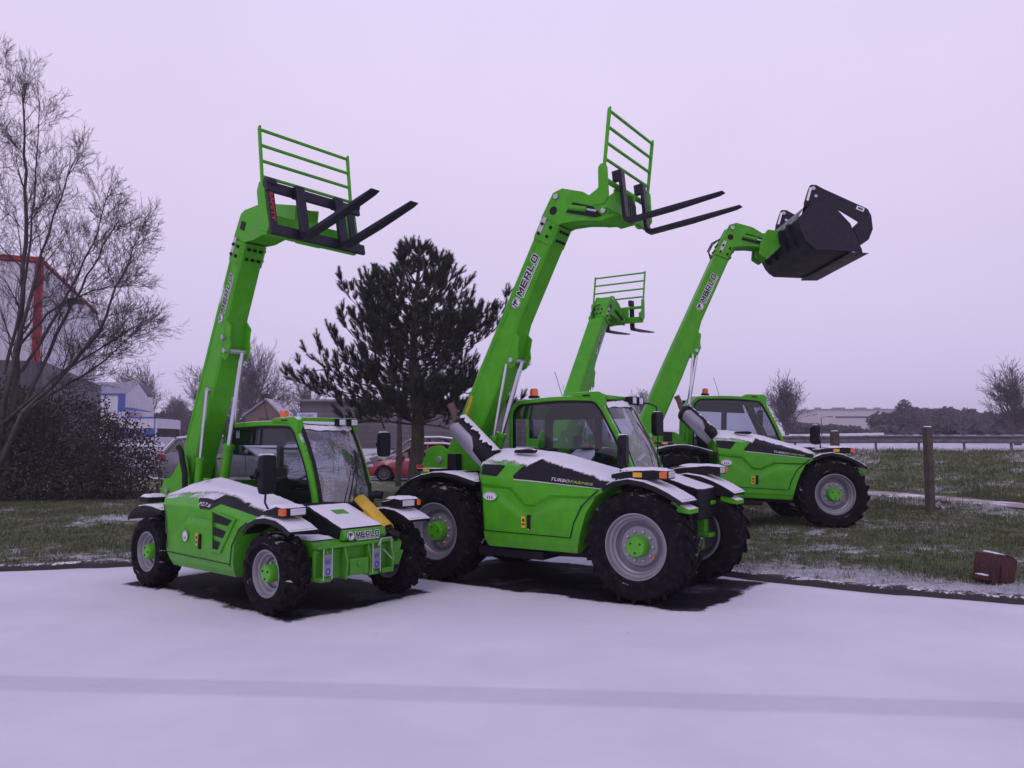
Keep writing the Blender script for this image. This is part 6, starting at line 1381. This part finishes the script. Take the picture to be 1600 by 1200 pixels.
    for y in (-.72, .44): c.prism(rounded([(-.30, .16), (-.16, .08), (-.10, .12), (-.12, .30), (-.12, .66), (-.20, .68), (-.26, .60), (-.27, .25)], .02), y - .03, y + .03)
    c.box((-.20, -.14, .24), (.05, 1.16, .15)); c.box((-.20, -.14, .12), (.06, 1.2, .10)); c.box((-.24, -.14, .22), (.12, .32, .24))
    ca = c.build('quick_hitch', root, bevel=.005)
    guard(ca, tf, -.72, .47, [(-.19, .60), (-.13, 1.30)], (1.28, 1.10, .92, .74), wd=.05)
    c = MB(tf).use('black_steel'); c.box((-.06, -.15, .565), (.04, 1.24, .11)); c.box((-.06, -.15, .075), (.04, 1.24, .11))
    for y, w_ in ((-.72, .08), (.16, .07), (.34, .08)): c.box((-.066, y, .32), (.03, w_, .40))
    for y in (-.70, .42): c.lathe([(y - .05, .001), (y - .05, .06), (y + .05, .06), (y + .05, .001)], c=(-.08, 0, .62), n=20)
    c.use('redtext'); put_text(c, 'SAFETY', (-.046, -.745, .50), (0, 0, -1), (0, 1, 0), .045, .34, .03)
    c.use('steel').tube([(-.03, -.34, .33), (-.09, -.34, .33)], .02, 10); fc = c.build('fork_carriage', root, bevel=.005)
    forks(fc, tf, (-.40, .12), 1.19, .62, wd=.11)
    return root

# ------------------------------------------------------------------ the four machines
G = 'green telehandlers parked with their booms raised'
tag(compact_handler((-2.78, 9.28, 0), radians(-39.9)), 'small green telehandler at the left with a yellow cylinder stop beside its snowy nose', 'telehandler', G)
farm = dict(piv=(-1.735, 1.47), L=3.37)
tag(farm_handler((.725, 9.88, 0), radians(-33.5), 0, radians(62.5), (-1.735, 1.47), 3.37, fork_tool(1.02, 4.20, radians(5.5))), 'large green telehandler in the middle of the snowy lot raising two forks to the sky', 'telehandler', G)
PIT = radians(-2.5)
tag(farm_handler((4.1, 14.42, .27), 0, PIT, radians(64.9), (-2.0 * 1 + .06, 1.54), 3.86, bucket_tool), 'green telehandler on the grass at the right holding up a black grab bucket', 'telehandler', G)
tag(farm_handler((1.57, 16.35, .27), radians(57.3), 0, radians(55.2), (-1.735, 1.45), 3.37, fork_tool(1.17, 3.87, radians(2))), 'green telehandler hidden behind the middle one, only its raised boom and fork guard standing clear', 'telehandler', G)

# ------------------------------------------------------------------ winter haze
hz = bpy.data.materials.new('haze'); hz.use_nodes = True; t = hz.node_tree; t.nodes.remove(t.nodes['Principled BSDF'])
pv = t.nodes.new('ShaderNodeVolumePrincipled'); pv.inputs['Density'].default_value = .0012; pv.inputs['Color'].default_value = (.98, .95, 1, 1); pv.inputs['Anisotropy'].default_value = .2
t.links.new(pv.outputs[0], t.nodes['Material Output'].inputs['Volume'])
M['haze'] = hz; w = MB().use('haze'); w.box((0, 200, 8.5), (880, 470, 21)); tag(w.build('haze', angle=30), 'thin pale winter haze over the whole site', 'haze', kind='stuff')
